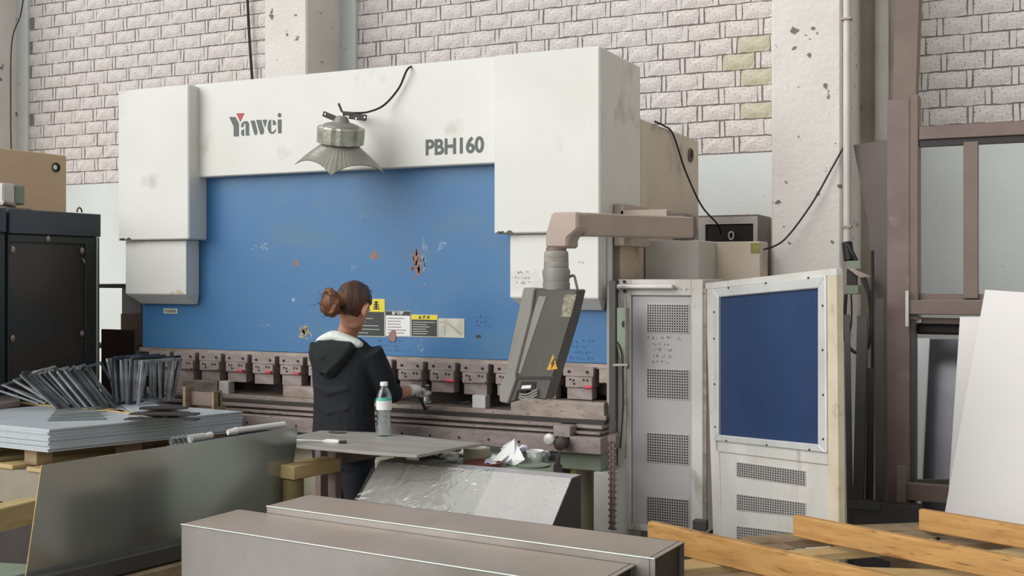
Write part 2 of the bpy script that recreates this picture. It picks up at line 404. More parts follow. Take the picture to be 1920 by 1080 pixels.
# logo and model lettering
def lg(pts): return [at(410+x/12, 190+y/12, Y=YH-.001) for x, y in pts]
L_ = MB()
for poly in ([(235, 350), (380, 350), (455, 500), (455, 790), (335, 790), (335, 570)],
             [(600, 470), (645, 447), (682, 490), (685, 735), (704, 765), (605, 775)],
             [(500, 575), (508, 500), (560, 452), (645, 447), (600, 490), (568, 510), (565, 560), (535, 590)],
             [(500, 700), (515, 650), (572, 622), (572, 780), (530, 775), (505, 740)],
             [(715, 435), (810, 430), (870, 660), (865, 740), (830, 765), (800, 740)],
             [(840, 420), (955, 415), (1020, 640), (1015, 720), (965, 752), (930, 730)],
             [(980, 415), (1092, 410), (1045, 595)],
             [(1180, 410), (1180, 680), (1215, 690), (1245, 665), (1292, 610), (1280, 680), (1240, 725), (1190, 737), (1130, 700), (1100, 620), (1100, 530), (1120, 450), (1150, 415)],
             [(1215, 410), (1260, 430), (1290, 490), (1290, 530), (1215, 535)],
             [(1325, 410), (1415, 405), (1415, 720), (1335, 722)],
             [(1368+42*math.cos(a*PI/8), 312+52*math.sin(a*PI/8)) for a in range(16)]):
    L_.prism(lg(poly), (0, .003, 0))
tag(L_.build('lettering', greyink, hd), 'grey maker lettering')
tag(MB().prism(lg([(395, 268), (582, 268), (485, 468)]), (0, .003, 0)).build('logo_triangle', redlogo, hd), 'small red triangle over the lettering')
p0 = at(797, 291, Y=YH); p1 = at(906, 284, Y=YH)
t = text('PBH160', p0.x, p0.z+.002, YH, .118, greyink, hd, bold=.0035, xs=.94)
wd = max(v.co.x for v in t.data.vertices)-min(v.co.x for v in t.data.vertices); k = (p1.x-p0.x)/wd
x0_ = min(v.co.x for v in t.data.vertices)
for v in t.data.vertices: v.co.x = x0_+(v.co.x-x0_)*k
tag(t, 'grey model number PBH160')
# stickers on the ram
def plate(px0, px1, py0, py1, Y, mat, parent, name, th=.002, lab=None):
    a = at(px0, py0, Y=Y); b = at(px1, py0, Y=Y); c = at((px0+px1)/2, py1, Y=Y); zt = at((px0+px1)/2, py0, Y=Y).z
    o = MB().box(a.x, b.x, Y-th, Y, c.z, zt).build(name, mat, parent)
    if lab: tag(o, lab)
    return o, a.x, b.x, c.z, zt
def lines(x0, x1, z0, z1, Y, n, mat, parent, seed=0, h=.0035):
    rd = random.Random(seed); m = MB()
    for i in range(n):
        z = z1-(z1-z0)*(i+.5)/n; e = x0+(x1-x0)*rd.uniform(.55, 1)
        m.box(x0, e, Y-.0005, Y, z-h/2, z+h/2)
    return m.build('print_lines', mat, parent)
YS = YB-.0005
def sticker(px0, px1, py0, py1, hh, body, head, headtxt, tcol, lcol, lab, sz):
    o, x0, x1, z0, z1 = plate(px0, px1, py0, py1, YS, paleprint, ram, 'sticker', lab=lab)
    off = .005
    # the coloured fields are printed on the sticker (thin sub-pieces of one mesh each)
    b = MB().box(x0+off, x1-off, YS-.003, YS-.002, z0+off, z1-hh).build('sticker_print', body, pb)
    h = MB().box(x0+.002, x1-.002, YS-.003, YS-.002, z1-hh, z1-.002).build('sticker_heading', head, pb)
    if headtxt: text(headtxt, (x0+x1)/2, z1-hh+(hh-sz)/2+sz*.15, YS-.003, sz, tcol, h, bold=.0008, ex=.0004, align='CENTER')
    if lcol: lines(x0+.014, x1-.014, z0+.012, z1-hh-.008, YS-.003, 6, lcol, b, seed=px0)
    return o
sticker(640, 722, 560, 631, .075, ink, yellow, None, ink, paleprint, 'tall dark sticker with a yellow head behind the worker', .05)
scx = at(706, 576, Y=YS); gl = MB()
for i in range(4): gl.box(scx.x-.02+.002*i, scx.x+.022-.003*i, YS-.0045, YS-.003, scx.z-.012+.012*i, scx.z-.005+.012*i)
gl.box(scx.x-.004, scx.x+.004, YS-.0045, YS-.003, scx.z-.012, scx.z+.036); gl.build('sticker_symbol', ink, pb)
sticker(723, 770, 583, 631, .026, paper, ink, '安全规程', paper, penink, 'white sticker with a dark heading', .019)
sticker(771, 821, 590, 632, .028, ink, yellow, '▲ 注 意', ink, paleprint, 'dark sticker with a yellow heading', .021)
o, x0, x1, z0, z1 = plate(822, 871, 597, 633, YS, paleprint, ram, 'sticker', lab='pale grey sticker with a diagonal drawing')
m = MB(); m.bar((x0+.05, YS-.003, z1-.02), (x1-.02, YS-.003, z0+.02), .001, .012, up=(0, 0, 1)); m.box(x0+.008, x0+.034, YS-.003, YS-.002, z1-.025, z1-.016)
m.box(x0+.04, x0+.044, YS-.003, YS-.002, z0+.01, z1-.01); m.build('sticker_drawing', concgrey, pb)
o, x0, x1, z0, z1 = plate(307, 333, 578.5, 588, YS, paleprint, ram, 'sticker', lab='small pale sticker at the left of the ram')
text('安全操作牌', x0+.008, z0+.009, YS-.002, .019, greenplate, pb, name='sticker_lettering', bold=.0006)
# rust, scrapes and handwriting on the blue panel (worn patches with shapes of their own)
def patch(cx, cy, rx, ry, mat, name, n=22, seed=1, Y=YB, par=None, frag=1):
    rd = random.Random(seed); m = MB()
    for f in range(frag):
        ox, oy = (0, 0) if frag == 1 else (rd.gauss(0, .5)*rx, rd.gauss(0, .5)*ry); s = 1 if frag == 1 else rd.uniform(.06, .2)
        c = at(cx+ox, cy+oy, Y=Y-.0004); pts = []
        kx = rx*s*.0031; kz = ry*s*.0031
        for i in range(n):
            a = -2*PI*i/n; q = 1+.13*math.sin(2*a+seed)+.1*math.sin(3*a+2*seed)+rd.uniform(-.07, .07); pts.append((c.x+kx*q*math.cos(a), c.y, c.z+kz*q*math.sin(a)))
        m.prism(pts, (0, .0005, 0))
    return m.build(name, mat, par or ram)
patch(783, 493, 8, 22, rust, 'rust_patch', seed=3); patch(702, 479, 10, 7, rust, 'rust_patch', seed=5)
patch(778, 495, 12, 28, rust, 'rust_specks', 7, seed=6, frag=26); patch(556, 493, 6, 7, rust, 'rust_patch', seed=8)
patch(795, 488, 5, 36, scuff, 'scrape_marks', 6, seed=9, frag=60); patch(829, 462, 9, 12, scuff, 'scrape_marks', 6, seed=10, frag=16)
patch(571, 622, 9, 14, woodpale, 'bare_metal_patch', 8, seed=11, frag=60); patch(571, 620, 6, 9, woodpale, 'bare_metal_patch', 12, seed=12)
patch(493, 462, 14, 7, scuff, 'scrape_marks', 6, seed=13, frag=26); patch(661, 500, 6, 5, scuff, 'scrape_marks', 6, seed=14, frag=14)
patch(679, 404, 7, 4, scuff, 'scrape_marks', 6, seed=15, frag=12); patch(498, 610, 8, 5, scuff, 'scrape_marks', 6, seed=16, frag=12)
patch(790, 650, 5, 12, scuff, 'scrape_marks', 6, seed=17, frag=22); patch(736, 630, 9, 10, rust, 'rust_patch', seed=18, Y=YB-.004)
patch(550, 562, 4, 4, scuff, 'scrape_marks', 8, seed=19); patch(897, 631, 5, 3.5, ink, 'ink_blot', 12, seed=20)
def scr(px0, px1, py0, py1, Y, rows, mat, par, seed, h=.016):
    a = at(px0, py1, Y=Y); b = at(px1, py0, Y=Y); return scribble(par, mat, a.x, b.x, a.z, b.z, Y, rows, h=h, seed=seed)
scr(708, 768, 637, 660, YB, 3, blueink, ram, 21); scr(888, 922, 592, 614, YB, 3, blueink, ram, 22)
scr(1058, 1136, 636, 676, YB, 4, blueink, ram, 23, .02); scr(962, 1000, 505, 535, YL, 3, penink, lR, 24)
scr(1082, 1112, 488, 496, YL, 1, penink, lR, 25)
# side frames and rear body
MB().box(-2.14, -2.042, 5.945, 7.1, 1.0, 2.52).build('side_frame', tan, pb, bevel=.004)
m = MB(); c = at(1297, 291, X=-2.03)
m.lathe([(.045, 0), (.045, .012), (.036, .014), (.03, -.01)], (-2.042, c.y, c.z), 20, Matrix.Rotation(PI/2, 3, 'Y')).build('lifting_hole', rackm2, pb)
MB().box(-5.29, -5.20, 5.83, 7.1, 1.0, 2.52).build('side_frame', tan, pb, bevel=.004)
MB().box(-5.2, -2.145, 5.9, 6.6, 1.15, 2.3).build('rear_beam', darkst, pb)
MB().box(-2.038, -2.02, 5.40, 6.3, .12, 1.59).box(-2.16, -2.038, 5.65, 6.3, .12, 1.59).build('frame_leg', M('frame_leg_grey', '#a3a098', '#928e86', rough=.5, scale=3), pb, bevel=.004)
MB().box(-2.145, -2.045, 5.62, 5.94, 1.59, 1.86).build('frame_throat_plate', tan, pb)
MB().box(-5.34, -5.24, 5.40, 6.3, .0, 1.0).build('frame_leg', gdark, pb, bevel=.004)
# clamps and punches along the ram
MB().box(-5.235, -2.04, 5.44, 5.56, 1.16, 1.186).build('ram_rail', steellt, pb)
MB().box(-5.2, -2.06, 5.50, 5.56, 1.02, 1.16).build('punch_holder_beam', darkst, pb)
PITCH = .203; CX0 = -5.125
cl0 = MB().box(CX0, CX0+.172, 5.405, 5.50, 1.118, 1.168).build('clamp', steelbr, pb, bevel=.003)
b_ = MB()
for dx in (.035, .137): b_.lathe([(.008, 0), (.008, .004), (.005, .005), (.004, .001)], (CX0+dx, 5.405, 1.143), 8, Matrix.Rotation(PI/2, 3, 'X'))
b_.build('bolt', darkst, cl0)
MB().box(CX0+.022, CX0+.172, 5.385, 5.50, 1.062, 1.118).build('clamp_plate', steelbr, cl0, bevel=.003)
b_ = MB()
for dx, dz in ((.05, 1.104), (.068, 1.1), (.125, 1.104), (.145, 1.102), (.072, 1.082)): b_.lathe([(.0065, 0), (.0065, .0015), (.004, .0016)], (CX0+dx, 5.385, dz), 8, Matrix.Rotation(PI/2, 3, 'X'))
b_.build('bolt_hole', black, cl0)
MB().box(CX0+.026, CX0+.166, 5.40, 5.47, 1.0, 1.062).build('punch', steelbr, cl0, bevel=.002)
lv = MB().box(CX0+.09, CX0+.168, 5.372, 5.386, 1.066, 1.076).build('lever', steellt, cl0, bevel=.002)
clamps = [cl0]
for i in range(1, 15):
    c = dup(cl0, (PITCH*i, 0, random.uniform(-.003, .003)), pb); clamps.append(c)
    gone = i in ()
for i, part in ((3, .3), (4, .45), (5, .5), (10, 1), (13, 1), (14, .6)):
    x = CX0+PITCH*i
    MB().tube([(x+.135, 5.368, 1.071), (x+.135+.055*(.6+part*.4), 5.362, 1.072)], .009, 10).build('lever_grip', red, clamps[i], smooth=True)
MB().box(CX0+PITCH*15-.005, -2.035, 5.41, 5.50, 1.09, 1.165).build('end_clamp', steellt, pb, bevel=.004)
# dies on the bed
def die(pxa, pxb, y0, y1, z0, z1, mat, name, lab=None):
    o = MB().box(Xat(pxa, y0), Xat(pxb, y0), y0, y1, z0, z1).build(name, mat, pb, bevel=.003)
    if lab: tag(o, lab)
    return o
die(290, 407, 5.39, 5.47, .93, 1.0, steellt, 'lower_die')
die(530, 590, 5.39, 5.47, .93, .998, steellt, 'lower_die')
die(957, 1133, 5.36, 5.47, .925, .998, steellt, 'lower_die')
die(410, 428, 5.37, 5.43, .93, 1.005, galv, 'back_gauge_block', 'pale gauge block left of the dark gap')
die(885, 910, 5.37, 5.43, .93, 1.0, galv, 'back_gauge_block', 'pale gauge block right of the dark gap')
MB().box(-5.2, -2.06, 5.6, 5.75, .75, 1.02).build('rear_gap_plate', darkst, pb)
m = MB()
for i, (a, b) in enumerate(((815, 880), (825, 884), (840, 884), (450, 520))):
    A = at(a, 765-4*i if i < 3 else 736, Y=5.5); B = at(b, 752+3*i if i < 3 else 738, Y=5.58); m.bar(A, B, .012, .006)
m.build('back_gauge_finger', steelbr, pb)
# bed: stepped rails, T slots and front beam
bed = [(5.36, 5.62, .905, .93, steellt), (5.34, 5.62, .885, .905, darkst), (5.30, 5.62, .868, .885, steelbr), (5.315, 5.62, .856, .868, darkst),
       (5.27, 5.62, .842, .856, steellt), (5.29, 5.62, .834, .842, darkst)]
for y0, y1, z0, z1, mt in bed: MB().box(-5.3, -2.025, y0, y1, z0, z1).build('bed_rail', mt, pb, bevel=.002)
fb = MB().box(-5.3, -2.0, 5.22, 5.62, .752, .834).build('front_beam', steelbr, pb, bevel=.004)
for i in range(16):
    b_ = MB().lathe([(.007, 0), (.007, .002), (.004, .0025)], (-4.9+i*.175, 5.22, .79), 8, Matrix.Rotation(PI/2, 3, 'X')).build('bolt_hole', black, fb)
MB().box(-5.28, -2.03, 5.30, 5.60, .655, .752).build('bed_body', greenplate, pb, bevel=.004)
ap = MB().box(-5.24, -2.2, 5.38, 5.60, .08, .655).build('lower_apron', cream, pb)
m = MB(); a = at(1047, 870, Y=5.38); m.box(a.x-.05, a.x+.085, 5.376, 5.38, a.z-.05, a.z+.0); m.build('apron_label', yellow, ap)
m = MB(); m.box(a.x-.04, a.x+.07, 5.375, 5.3765, a.z-.045, a.z-.022); m.build('label_print', ink, ap)
xa = Xat(1113, 5.28); xb = Xat(1147, 5.28)
MB().box(xa, xb, 5.28, 5.58, 0, .655).build('bed_leg', whiteold, pb, bevel=.004)
MB().box(-5.3, -5.12, 5.28, 5.58, 0, .655).build('bed_leg', whiteold, pb, bevel=.004)
# stop block, knob and motor on the bed front
c = at(1055, 805, Y=5.24)
MB().box(c.x-.045, c.x+.05, 5.22, 5.34, .80, .885).build('stop_block', steelbr, pb, bevel=.004)
RX = Matrix.Rotation(PI/2, 3, 'X')
c = at(1032, 823, Y=5.16); MB().lathe([(.012, -.05), (.012, .0), (.030, .0), (.032, .02), (.024, .026)], c, 8, RX).build('stop_knob', galv, pb, bevel=.002, smooth=True)
c = at(1051, 832, Y=5.16); MB().lathe([(.02, -.06), (.032, -.04), (.034, .012), (.02, .02)], c, 14, RX).build('clamp_screw', darkst, pb, smooth=True)
# hanging chain at the right end of the bed
m = MB(); y = 5.19; xc = Xat(1148, y)
for i in range(30):
    z = .84-i*.0152
    for s in (-1, 1):
        if i % 2: m.lathe([(.006, -.012), (.006, .012)], (xc+s*.009, y, z), 6, Matrix.Rotation(PI/2, 3, 'Y'))
        else: m.box(xc+s*.009-.003, xc+s*.009+.003, y-.008, y+.008, z-.011, z+.011)
    m.box(xc-.005, xc+.005, y-.005, y+.005, z-.006, z+.006)
m.box(xc-.02, xc+.022, y-.01, y+.05, .83, .86)
m.build('hanging_chain', rackm2, pb)
# wiring post between the ram and the guard
m = MB(); m.box(Xat(1145, 5.40), Xat(1156, 5.40), 5.38, 5.399, .9, 1.62).build('wiring_post', gdark, pb)
a = at(1157, 577, Y=5.375); b = at(1180, 692, Y=5.375)
cp = MB().prism([(a.x, 5.375, a.z), (b.x, 5.375, a.z), (b.x, 5.375, b.z), (b.x-.03, 5.375, b.z), (a.x, 5.375, b.z+.12)], (0, .005, 0)).build('cover_plate', greenplate, pb)
c = at(1169.5, 608, Y=5.374); MB().lathe([(.011, 0), (.011, .001)], c, 14, RX @ Matrix.Scale(1.6, 3, (0, 1, 0))).build('cable_hole', black, cp)
MB().tube(spline([at(1156, 640, Y=5.37), at(1163, 655, Y=5.365), at(1167, 680, Y=5.365), at(1168, 760, Y=5.37), at(1163, 840, Y=5.37)]), .004, 6).build('signal_cable', black, pb, smooth=True)
MB().bar(at(1150, 684, Y=5.36), at(1177, 684, Y=5.36), .012, .012).build('cable_clamp', steellt, pb)

# ---------------------------------------------------------------- guard cabinet and its open door
YG = 5.50; xg0 = Xat(1152, YG); xg1 = Xat(1318, YG)
gc = thing('guard_cabinet', ((xg0+xg1)/2+.03, YG+.2, .0), 'tall narrow pale grey cabinet with four mesh vents beside the press brake', 'cabinet')
zt = at(1230, 524, Y=YG).z; zb = .33
m = MB(); m.box(-2.015, xg1, YG+.025, YG+.40, zb, zt)
m.build('body', whiteold, gc, bevel=.003)
m = MB(); xi0, xi1 = Xat(1183, YG), Xat(1296, YG)
m.box(-2.015, xi0, YG, YG+.024, zb, zt); m.box(xi1, xg1, YG, YG+.024, zb, zt); m.box(xi0, xi1, YG, YG+.024, at(1240, 554, Y=YG).z, zt); m.box(xi0, xi1, YG, YG+.024, zb, zb+.03)
m.build('door_frame', whiteold, gc, bevel=.003)
dp = MB().box(xi0+.004, xi1-.004, YG+.012, YG+.0245, zb+.03, at(1240, 555, Y=YG).z-.004).build('door_panel', M('smooth_grey_door_paint', '#bfbdbd', '#b1aeaf', rough=.45, scale=2.5), gc)
def mesh_vent(par, px0, px1, py0, py1, org, ux, ny, scale, nx, nz, pos=None):
    pass
def vent(par, x0, x1, z0, z1, Y, fr=None, nx=17, nz=11):
    """square-hole grille on a plane facing -Y; fr maps local points to the world when the panel is turned"""
    f = fr or (lambda p: Vector(p))
    b = MB(); q = [(x0, Y-.001, z0), (x1, Y-.001, z0), (x1, Y-.001, z1), (x0, Y-.001, z1)]
    b.hexa([f((x0, Y-.001, z0)), f((x1, Y-.001, z0)), f((x1, Y, z0)), f((x0, Y, z0))], [f((x0, Y-.001, z1)), f((x1, Y-.001, z1)), f((x1, Y, z1)), f((x0, Y, z1))])
    v = b.build('vent', black, par)
    g = MB(); w = (x1-x0)/nx*.16; h = (z1-z0)/nz*.16
    def bx(a, c, e, g_):
        g.hexa([f((a, Y-.004, e)), f((c, Y-.004, e)), f((c, Y-.001, e)), f((a, Y-.001, e))], [f((a, Y-.004, g_)), f((c, Y-.004, g_)), f((c, Y-.001, g_)), f((a, Y-.001, g_))])
    for i in range(nx+1): x = x0+(x1-x0)*i/nx; bx(x-w, x+w, z0, z1)
    for i in range(nz+1): z = z0+(z1-z0)*i/nz; bx(x0, x1, z-h, z+h)
    o = g.build('vent_mesh', galv, par); o['kind'] = 'stuff'
for py0, py1 in ((571, 624), (693, 748), (814, 869), (935, 990)):
    vent(gc, Xat(1212, YG), Xat(1290, YG), at(1250, py1, Y=YG).z, at(1250, py0, Y=YG).z, YG+.012)
scr(1215, 1285, 627, 640, YG+.012, 1, penink, dp, 31, .018); scr(1222, 1262, 640, 684, YG+.012, 4, penink, dp, 32, .02)
scr(1262, 1306, 538, 546, YG, 1, penink, gc, 33, .014)
a = at(1156, 537, Y=YG-.03); b = at(1262, 537, Y=YG-.03)
MB().box(a.x, b.x, YG-.035, YG-.004, a.z-.012, a.z+.010).build('hinge_bar', galv, gc, bevel=.006, segs=2)
for px, py in ((1158, 528), (1171, 528), (1158, 546), (1172, 546)):
    MB().lathe([(.008, 0), (.008, .01)], at(px, py, Y=YG-.002), 8, RX).build('bolt', darkst, gc)
for x in (xg0+.06, xg1-.06):
    MB().box(x-.03, x+.03, YG+.1, YG+.16, 0, zb).build('leg', whiteold, gc)
c = at(1313, 983, Y=YG-.03); MB().box(c.x-.035, c.x+.035, YG-.05, YG-.002, c.z-.03, c.z+.022).build('door_latch', gdark, gc, bevel=.004)
# open door, swung towards the camera; local x runs along the door, y is its thickness
dh = Vector((Xat(1323, YG), YG, 0)); du = Vector((.727, -.687, 0)).normalized(); dn = Vector((-du.y, du.x, 0))
if dn.dot(FW) < 0: dn = -dn
DW = 1.04
def dz(px, py):                    # hit the vertical door plane
    r = FW+RT*((px-960)/F)+UP*((515-py)/F); t = dn.dot(dh-EYE)/dn.dot(r); p = EYE+r*t
    return (p-dh).dot(du), p.z
def DP(px, py, k=0.0): s, z = dz(px, py); return dh+du*s+Vector((0, 0, z))+dn*k
gd = thing('guard_door', dh+du*.5+Vector((0, 0, .3)), 'open pale guard door with a large navy blue pane, right of the mesh cabinet', 'door')
def dquad(par, name, mat, pts, k0, k1, bevel=.002, lab=None):
    ps = [DP(*p, k=k0) for p in pts]; o = MB().prism(ps, dn*(k1-k0)).build(name, mat, par, bevel=bevel)
    if lab: tag(o, lab)
    return o
alum = M('aluminium_strip', '#e2e3e0', '#d3d5d2', rough=.4, metal=.25, scale=8)
O = [(1322, 531), (1567, 503), (1573, 1078), (1337, 1012)]; I = [(1338, 541), (1552, 514), (1554, 849), (1342, 826)]
dquad(gd, 'door_rail', whiteold, [O[0], O[1], (1568, 516), (1322.5, 543)], 0, .035)
dquad(gd, 'door_stile', whiteold, [(1322.5, 543), (1339, 541), (1352, 1017), (1337, 1012)], 0, .035)
dquad(gd, 'door_stile', M('yellowed_cream_paint', '#d8cfb8', '#c8bda3', rough=.5, scale=6, c3='#a89c82', s3=9, lo3=.6, hi3=.75), [(1551, 516.5), (1568, 515), (1573, 1078), (1552, 1073)], 0, .035, lab='yellowed right door stile')
dquad(gd, 'door_rail', whiteold, [(1341, 824), (1553, 849), (1553.5, 872), (1342, 846)], 0, .035)
dquad(gd, 'lower_panel', whiteold, [(1339, 846), (1553, 872), (1554, 1074), (1344, 1014)], .008, .03)
# aluminium pane frame: four strips
Fo = [(1339, 542), (1551, 517), (1553, 849), (1342, 826)]; Fi = [(1350, 557), (1537, 540), (1537, 833), (1350, 815)]
for i in range(4):
    j = (i+1) % 4; dquad(gd, 'pane_frame', alum, [Fo[i], Fo[j], Fi[j], Fi[i]], -.012, 0, bevel=.004)
dquad(gd, 'pane', navy, Fi, .004, .010, bevel=0)
for px, py in ((1440, 531), (1520, 521), (1370, 540), (1343, 585), (1343, 635), (1344, 720), (1345, 800), (1547, 573), (1547, 656), (1548, 740), (1548, 823), (1366, 826), (1442, 834), (1522, 843)):
    MB().lathe([(.005, -.003), (.005, .003), (.003, .005)], DP(px, py, -.012), 8, Matrix.Rotation(PI/2, 3, 'X')).build('screw', darkst, gd)
for py0, py1, py2, py3 in ((867, 884, 911, 893), (927, 944, 969, 956), (987, 1002, 1030, 1016)):
    s0, z0 = dz(1380, py3); s1, z1 = dz(1508, py2); st0, zt0 = dz(1380, py0); st1, zt1 = dz(1508, py1)
    def fr(p, s0=s0, s1=s1, z0=z0, z1=z1, zt0=zt0, zt1=zt1):
        u, y, w = p; zb_ = z0+(z1-z0)*u; zt_ = zt0+(zt1-zt0)*u
        return dh+du*(s0+(s1-s0)*u)+Vector((0, 0, zb_+(zt_-zb_)*w))+dn*(.008+y)
    vent(gd, 0, 1, 0, 1, 0, fr, nx=28, nz=6)
MB().box(dh.x-.008, dh.x+.008, dh.y-.012, dh.y+.004, .40, 1.58).build('hinge', steellt, gd)
# rear boxes behind the guard
sb = MB().box(-2.035, Xat(1310, 6.0), 6.0, 6.35, .3, at(1250, 451, Y=6.0).z).build('relay_box', M('pale_grey_box_paint', '#c9c3ba', '#bdb7ae', rough=.5, scale=3), None, bevel=.004)
tag(sb, 'pale grey relay box above the mesh cabinet under the arm bracket', 'box')
sb2 = thing('switch_cabinet', (-1.6, 6.5, 0), 'beige switch cabinet with a yellow label on its upper corner, left of the pitted column', 'cabinet')
z2 = at(1370, 453, Y=6.36).z
MB().box(Xat(1318, 6.36), Xat(1425, 6.36), 6.36, 6.56, .2, z2).build('body', tan, sb2, bevel=.004)
MB().box(Xat(1318, 6.36), Xat(1425, 6.36), 6.36, 6.56, 0, .2).build('plinth', gdark, sb2)
a = at(1408, 456, Y=6.358); b = at(1430, 474, Y=6.358); tag(MB().box(a.x, Xat(1424.5, 6.36), 6.355, 6.36, b.z, a.z).build('label', M('mustard_label', '#a79b4c', '#8d8240', scale=40), sb2), 'mustard label')
fb_ = thing('wall_box', (-2.0, 7.45, 1.5), 'dark window-like wall box with a pale frame behind the switch cabinet', 'box')
x1 = Xat(1420, 7.3); z1 = at(1370, 403, Y=7.3).z
MB().box(-2.35, x1, 7.31, 7.69, 1.42, z1).build('body', rackm, fb_)
m = MB(); xi = Xat(1413, 7.3); xo = Xat(1323, 7.3); zi = at(1370, 420, Y=7.3).z
m.box(-2.35, x1, 7.29, 7.31, zi, z1-.012); m.box(xi, x1, 7.29, 7.31, 1.42, zi); m.box(-2.35, xo, 7.29, 7.31, 1.42, zi)
m.build('frame', galv, fb_); MB().box(xo, xi, 7.303, 7.31, 1.42, zi).build('pane', black, fb_)
c = at(1371, 442, Y=7.29); m = MB().tube([c+Vector((.016*math.cos(a*PI/6), 0, .026*math.sin(a*PI/6))) for a in range(13)], .006, 6).build('pull_ring', galv, fb_, smooth=True)
# loose wires
def wire(pts, r, label, mat=black, n=8, name='cable'):
    o = MB().tube(spline(pts, n), r, 6).build(name, mat, None, smooth=True); return tag(o, label, 'cable')
wire([at(1228, 228, X=-2.035), at(1245, 236, X=-2.03), at(1262, 252, X=-2.03), at(1285, 320, Y=6.7), at(1315, 385, Y=6.8), at(1345, 420, Y=7.2), at(1352, 440, Y=7.28)], .006, 'thin dark cable hanging from the machine frame down to the wall box')
wire([at(1582, 275, Y=6.58), at(1560, 315, Y=6.56), at(1520, 385, Y=6.52), at(1470, 450, Y=6.48), at(1432, 468, Y=6.40)], .006, 'thin dark cable looping from the conduit to the mustard label across the pitted column')
wire([at(463, -30, Y=7.66), at(467, 60, Y=7.66), at(473, 150, Y=7.66)], .012, 'dark cable running down the brick wall left of the middle column')
wire([at(45, -10, Y=7.1), at(38, 30, Y=7.3), at(22, 80, Y=7.12), at(20, 200, Y=7.12), at(21, 282, Y=7.12)], .006, 'thin wire down the far left column')

# ---------------------------------------------------------------- control pendant on its swing arm
pd = thing('control_pendant', (-1.75, 4.9, 1.0), 'grey control pendant hanging from a taupe swing arm in front of the press brake', 'control panel')
pv = at(1278, 424, Y=5.45); el = at(1052, 420, Y=4.55)
A0 = at(1083, 421, Y=4.62); A1 = at(1288, 427, Y=5.40)
tag(MB().bar(A0, A1, .085, .104).build('swing_arm', pendtaupe, pd, bevel=.006), 'taupe square arm tube')
MB().box(Xat(1255, 5.42), Xat(1303, 5.5), 5.40, 5.56, at(1280, 450, Y=5.42).z, at(1280, 399, Y=5.42).z).build('pivot_head', M('dark_pivot', '#5c4f4b', '#4b403d', rough=.4, scale=5), pd, bevel=.03, segs=3)
MB().box(-2.0, Xat(1262, 5.6), 5.5, 5.62, 1.84, 1.985).build('bracket', pendtaupe, pd, bevel=.004)
MB().box(-2.036, -1.98, 5.5, 5.92, 1.80, 2.02).build('mounting_plate', pendtaupe, pd, bevel=.004)
# elbow: chamfered block
P_ = lambda x, y, k=0: at(x, y, Y=4.50+k)
m = MB().prism([P_(1022, 440), P_(1034, 398), P_(1083, 397), P_(1083, 430), P_(1064, 447), P_(1064, 465), P_(1022, 465)], (0, .13, 0))
m.build('elbow', pendtaupe, pd, bevel=.01)
ce = at(1043, 500, Y=4.50)
def zpy(py): return at(1043, py, Y=4.50).z
MB().lathe([(.045, zpy(474)), (.045, zpy(464))], (ce.x, ce.y, 0), 20).build('swivel_ring', rackm2, pd, smooth=True)
MB().lathe([(.05, zpy(504)), (.056, zpy(500)), (.054, zpy(474)), (.05, zpy(471))], (ce.x, ce.y, 0), 10).build('wrapped_neck', pendtape, pd, smooth=True)
MB().lathe([(.06, zpy(543)), (.06, zpy(530)), (.057, zpy(529)), (.062, zpy(510)), (.055, zpy(502))], (ce.x, ce.y, 0), 20).build('collar', pendlt, pd, smooth=True)
# panel housing: slanted box seen from its side
Q = lambda x, y, k=0: at(x, y, Y=4.44+k)
hs = MB().prism([Q(1000, 541), Q(1083, 543), Q(1070, 600), Q(1024, 750), Q(1000, 747), Q(996, 733), Q(972, 733), Q(966, 752), Q(950, 757), Q(958, 710), Q(976, 640)], (0, .10, 0)).build('housing', ppend, pd, bevel=.006)
tag(MB().prism([Q(981, 539, -.012), Q(1003, 541, -.012), Q(996, 590, -.012), Q(968, 700, -.012), Q(968, 712, -.012), Q(952, 757, -.012), Q(936, 754, -.012), Q(935, 728, -.012), Q(945, 705, -.012)], (0, .124, 0)).build('front_bezel', pendlt, pd, bevel=.006), 'light grey slanted front bezel')
MB().prism([Q(1010, 555, -.002), Q(1024, 556, -.002), Q(976, 700, -.002), Q(962, 700, -.002)], (0, .004, 0)).build('side_groove', pendlt, pd)
MB().prism([Q(962, 706, -.005), Q(1040, 706, -.005), Q(1038, 711, -.005), Q(961, 711, -.005)], (0, .006, 0)).build('lower_seam', darkst, pd)
MB().prism([Q(978, 716, -.004), Q(1005, 716, -.004), Q(1003, 729, -.004), Q(975, 729, -.004)], (0, .005, 0)).build('port_opening', black, pd)
tag(MB().prism([Q(979, 723, -.006), Q(996, 722, -.006), Q(995, 728, -.006), Q(977, 729, -.006)], (0, .003, 0)).build('port_tag', paper, pd), 'white tag in the port')
for i in range(3):
    MB().tube(spline([Q(968, 735+4*i, .02), Q(985, 740+5*i, .0), Q(1008, 730+5*i, -.01)], 5), .004, 6).build('cable_loop', pendlt, pd, smooth=True)
MB().tube([at(1173, 560, Y=5.36), at(1173, 860, Y=5.36)], .006, 8).build('conduit_tube', steellt, pb, smooth=True)
lb = MB().prism([Q(1058, 552, -.001), Q(1081, 552, -.001), Q(1070, 594, -.001), Q(1052, 594, -.001)], (0, .003, 0)).build('label', M('faded_label', '#a8a18c', '#6e6858', rough=.6, scale=60), pd)
wt = MB().prism([Q(1037, 664, -.001), Q(1045, 692, -.001), Q(1025, 694, -.001)], (0, .003, 0)).build('warning_label', orange, pd); tag(wt, 'amber triangle with a lightning bolt')
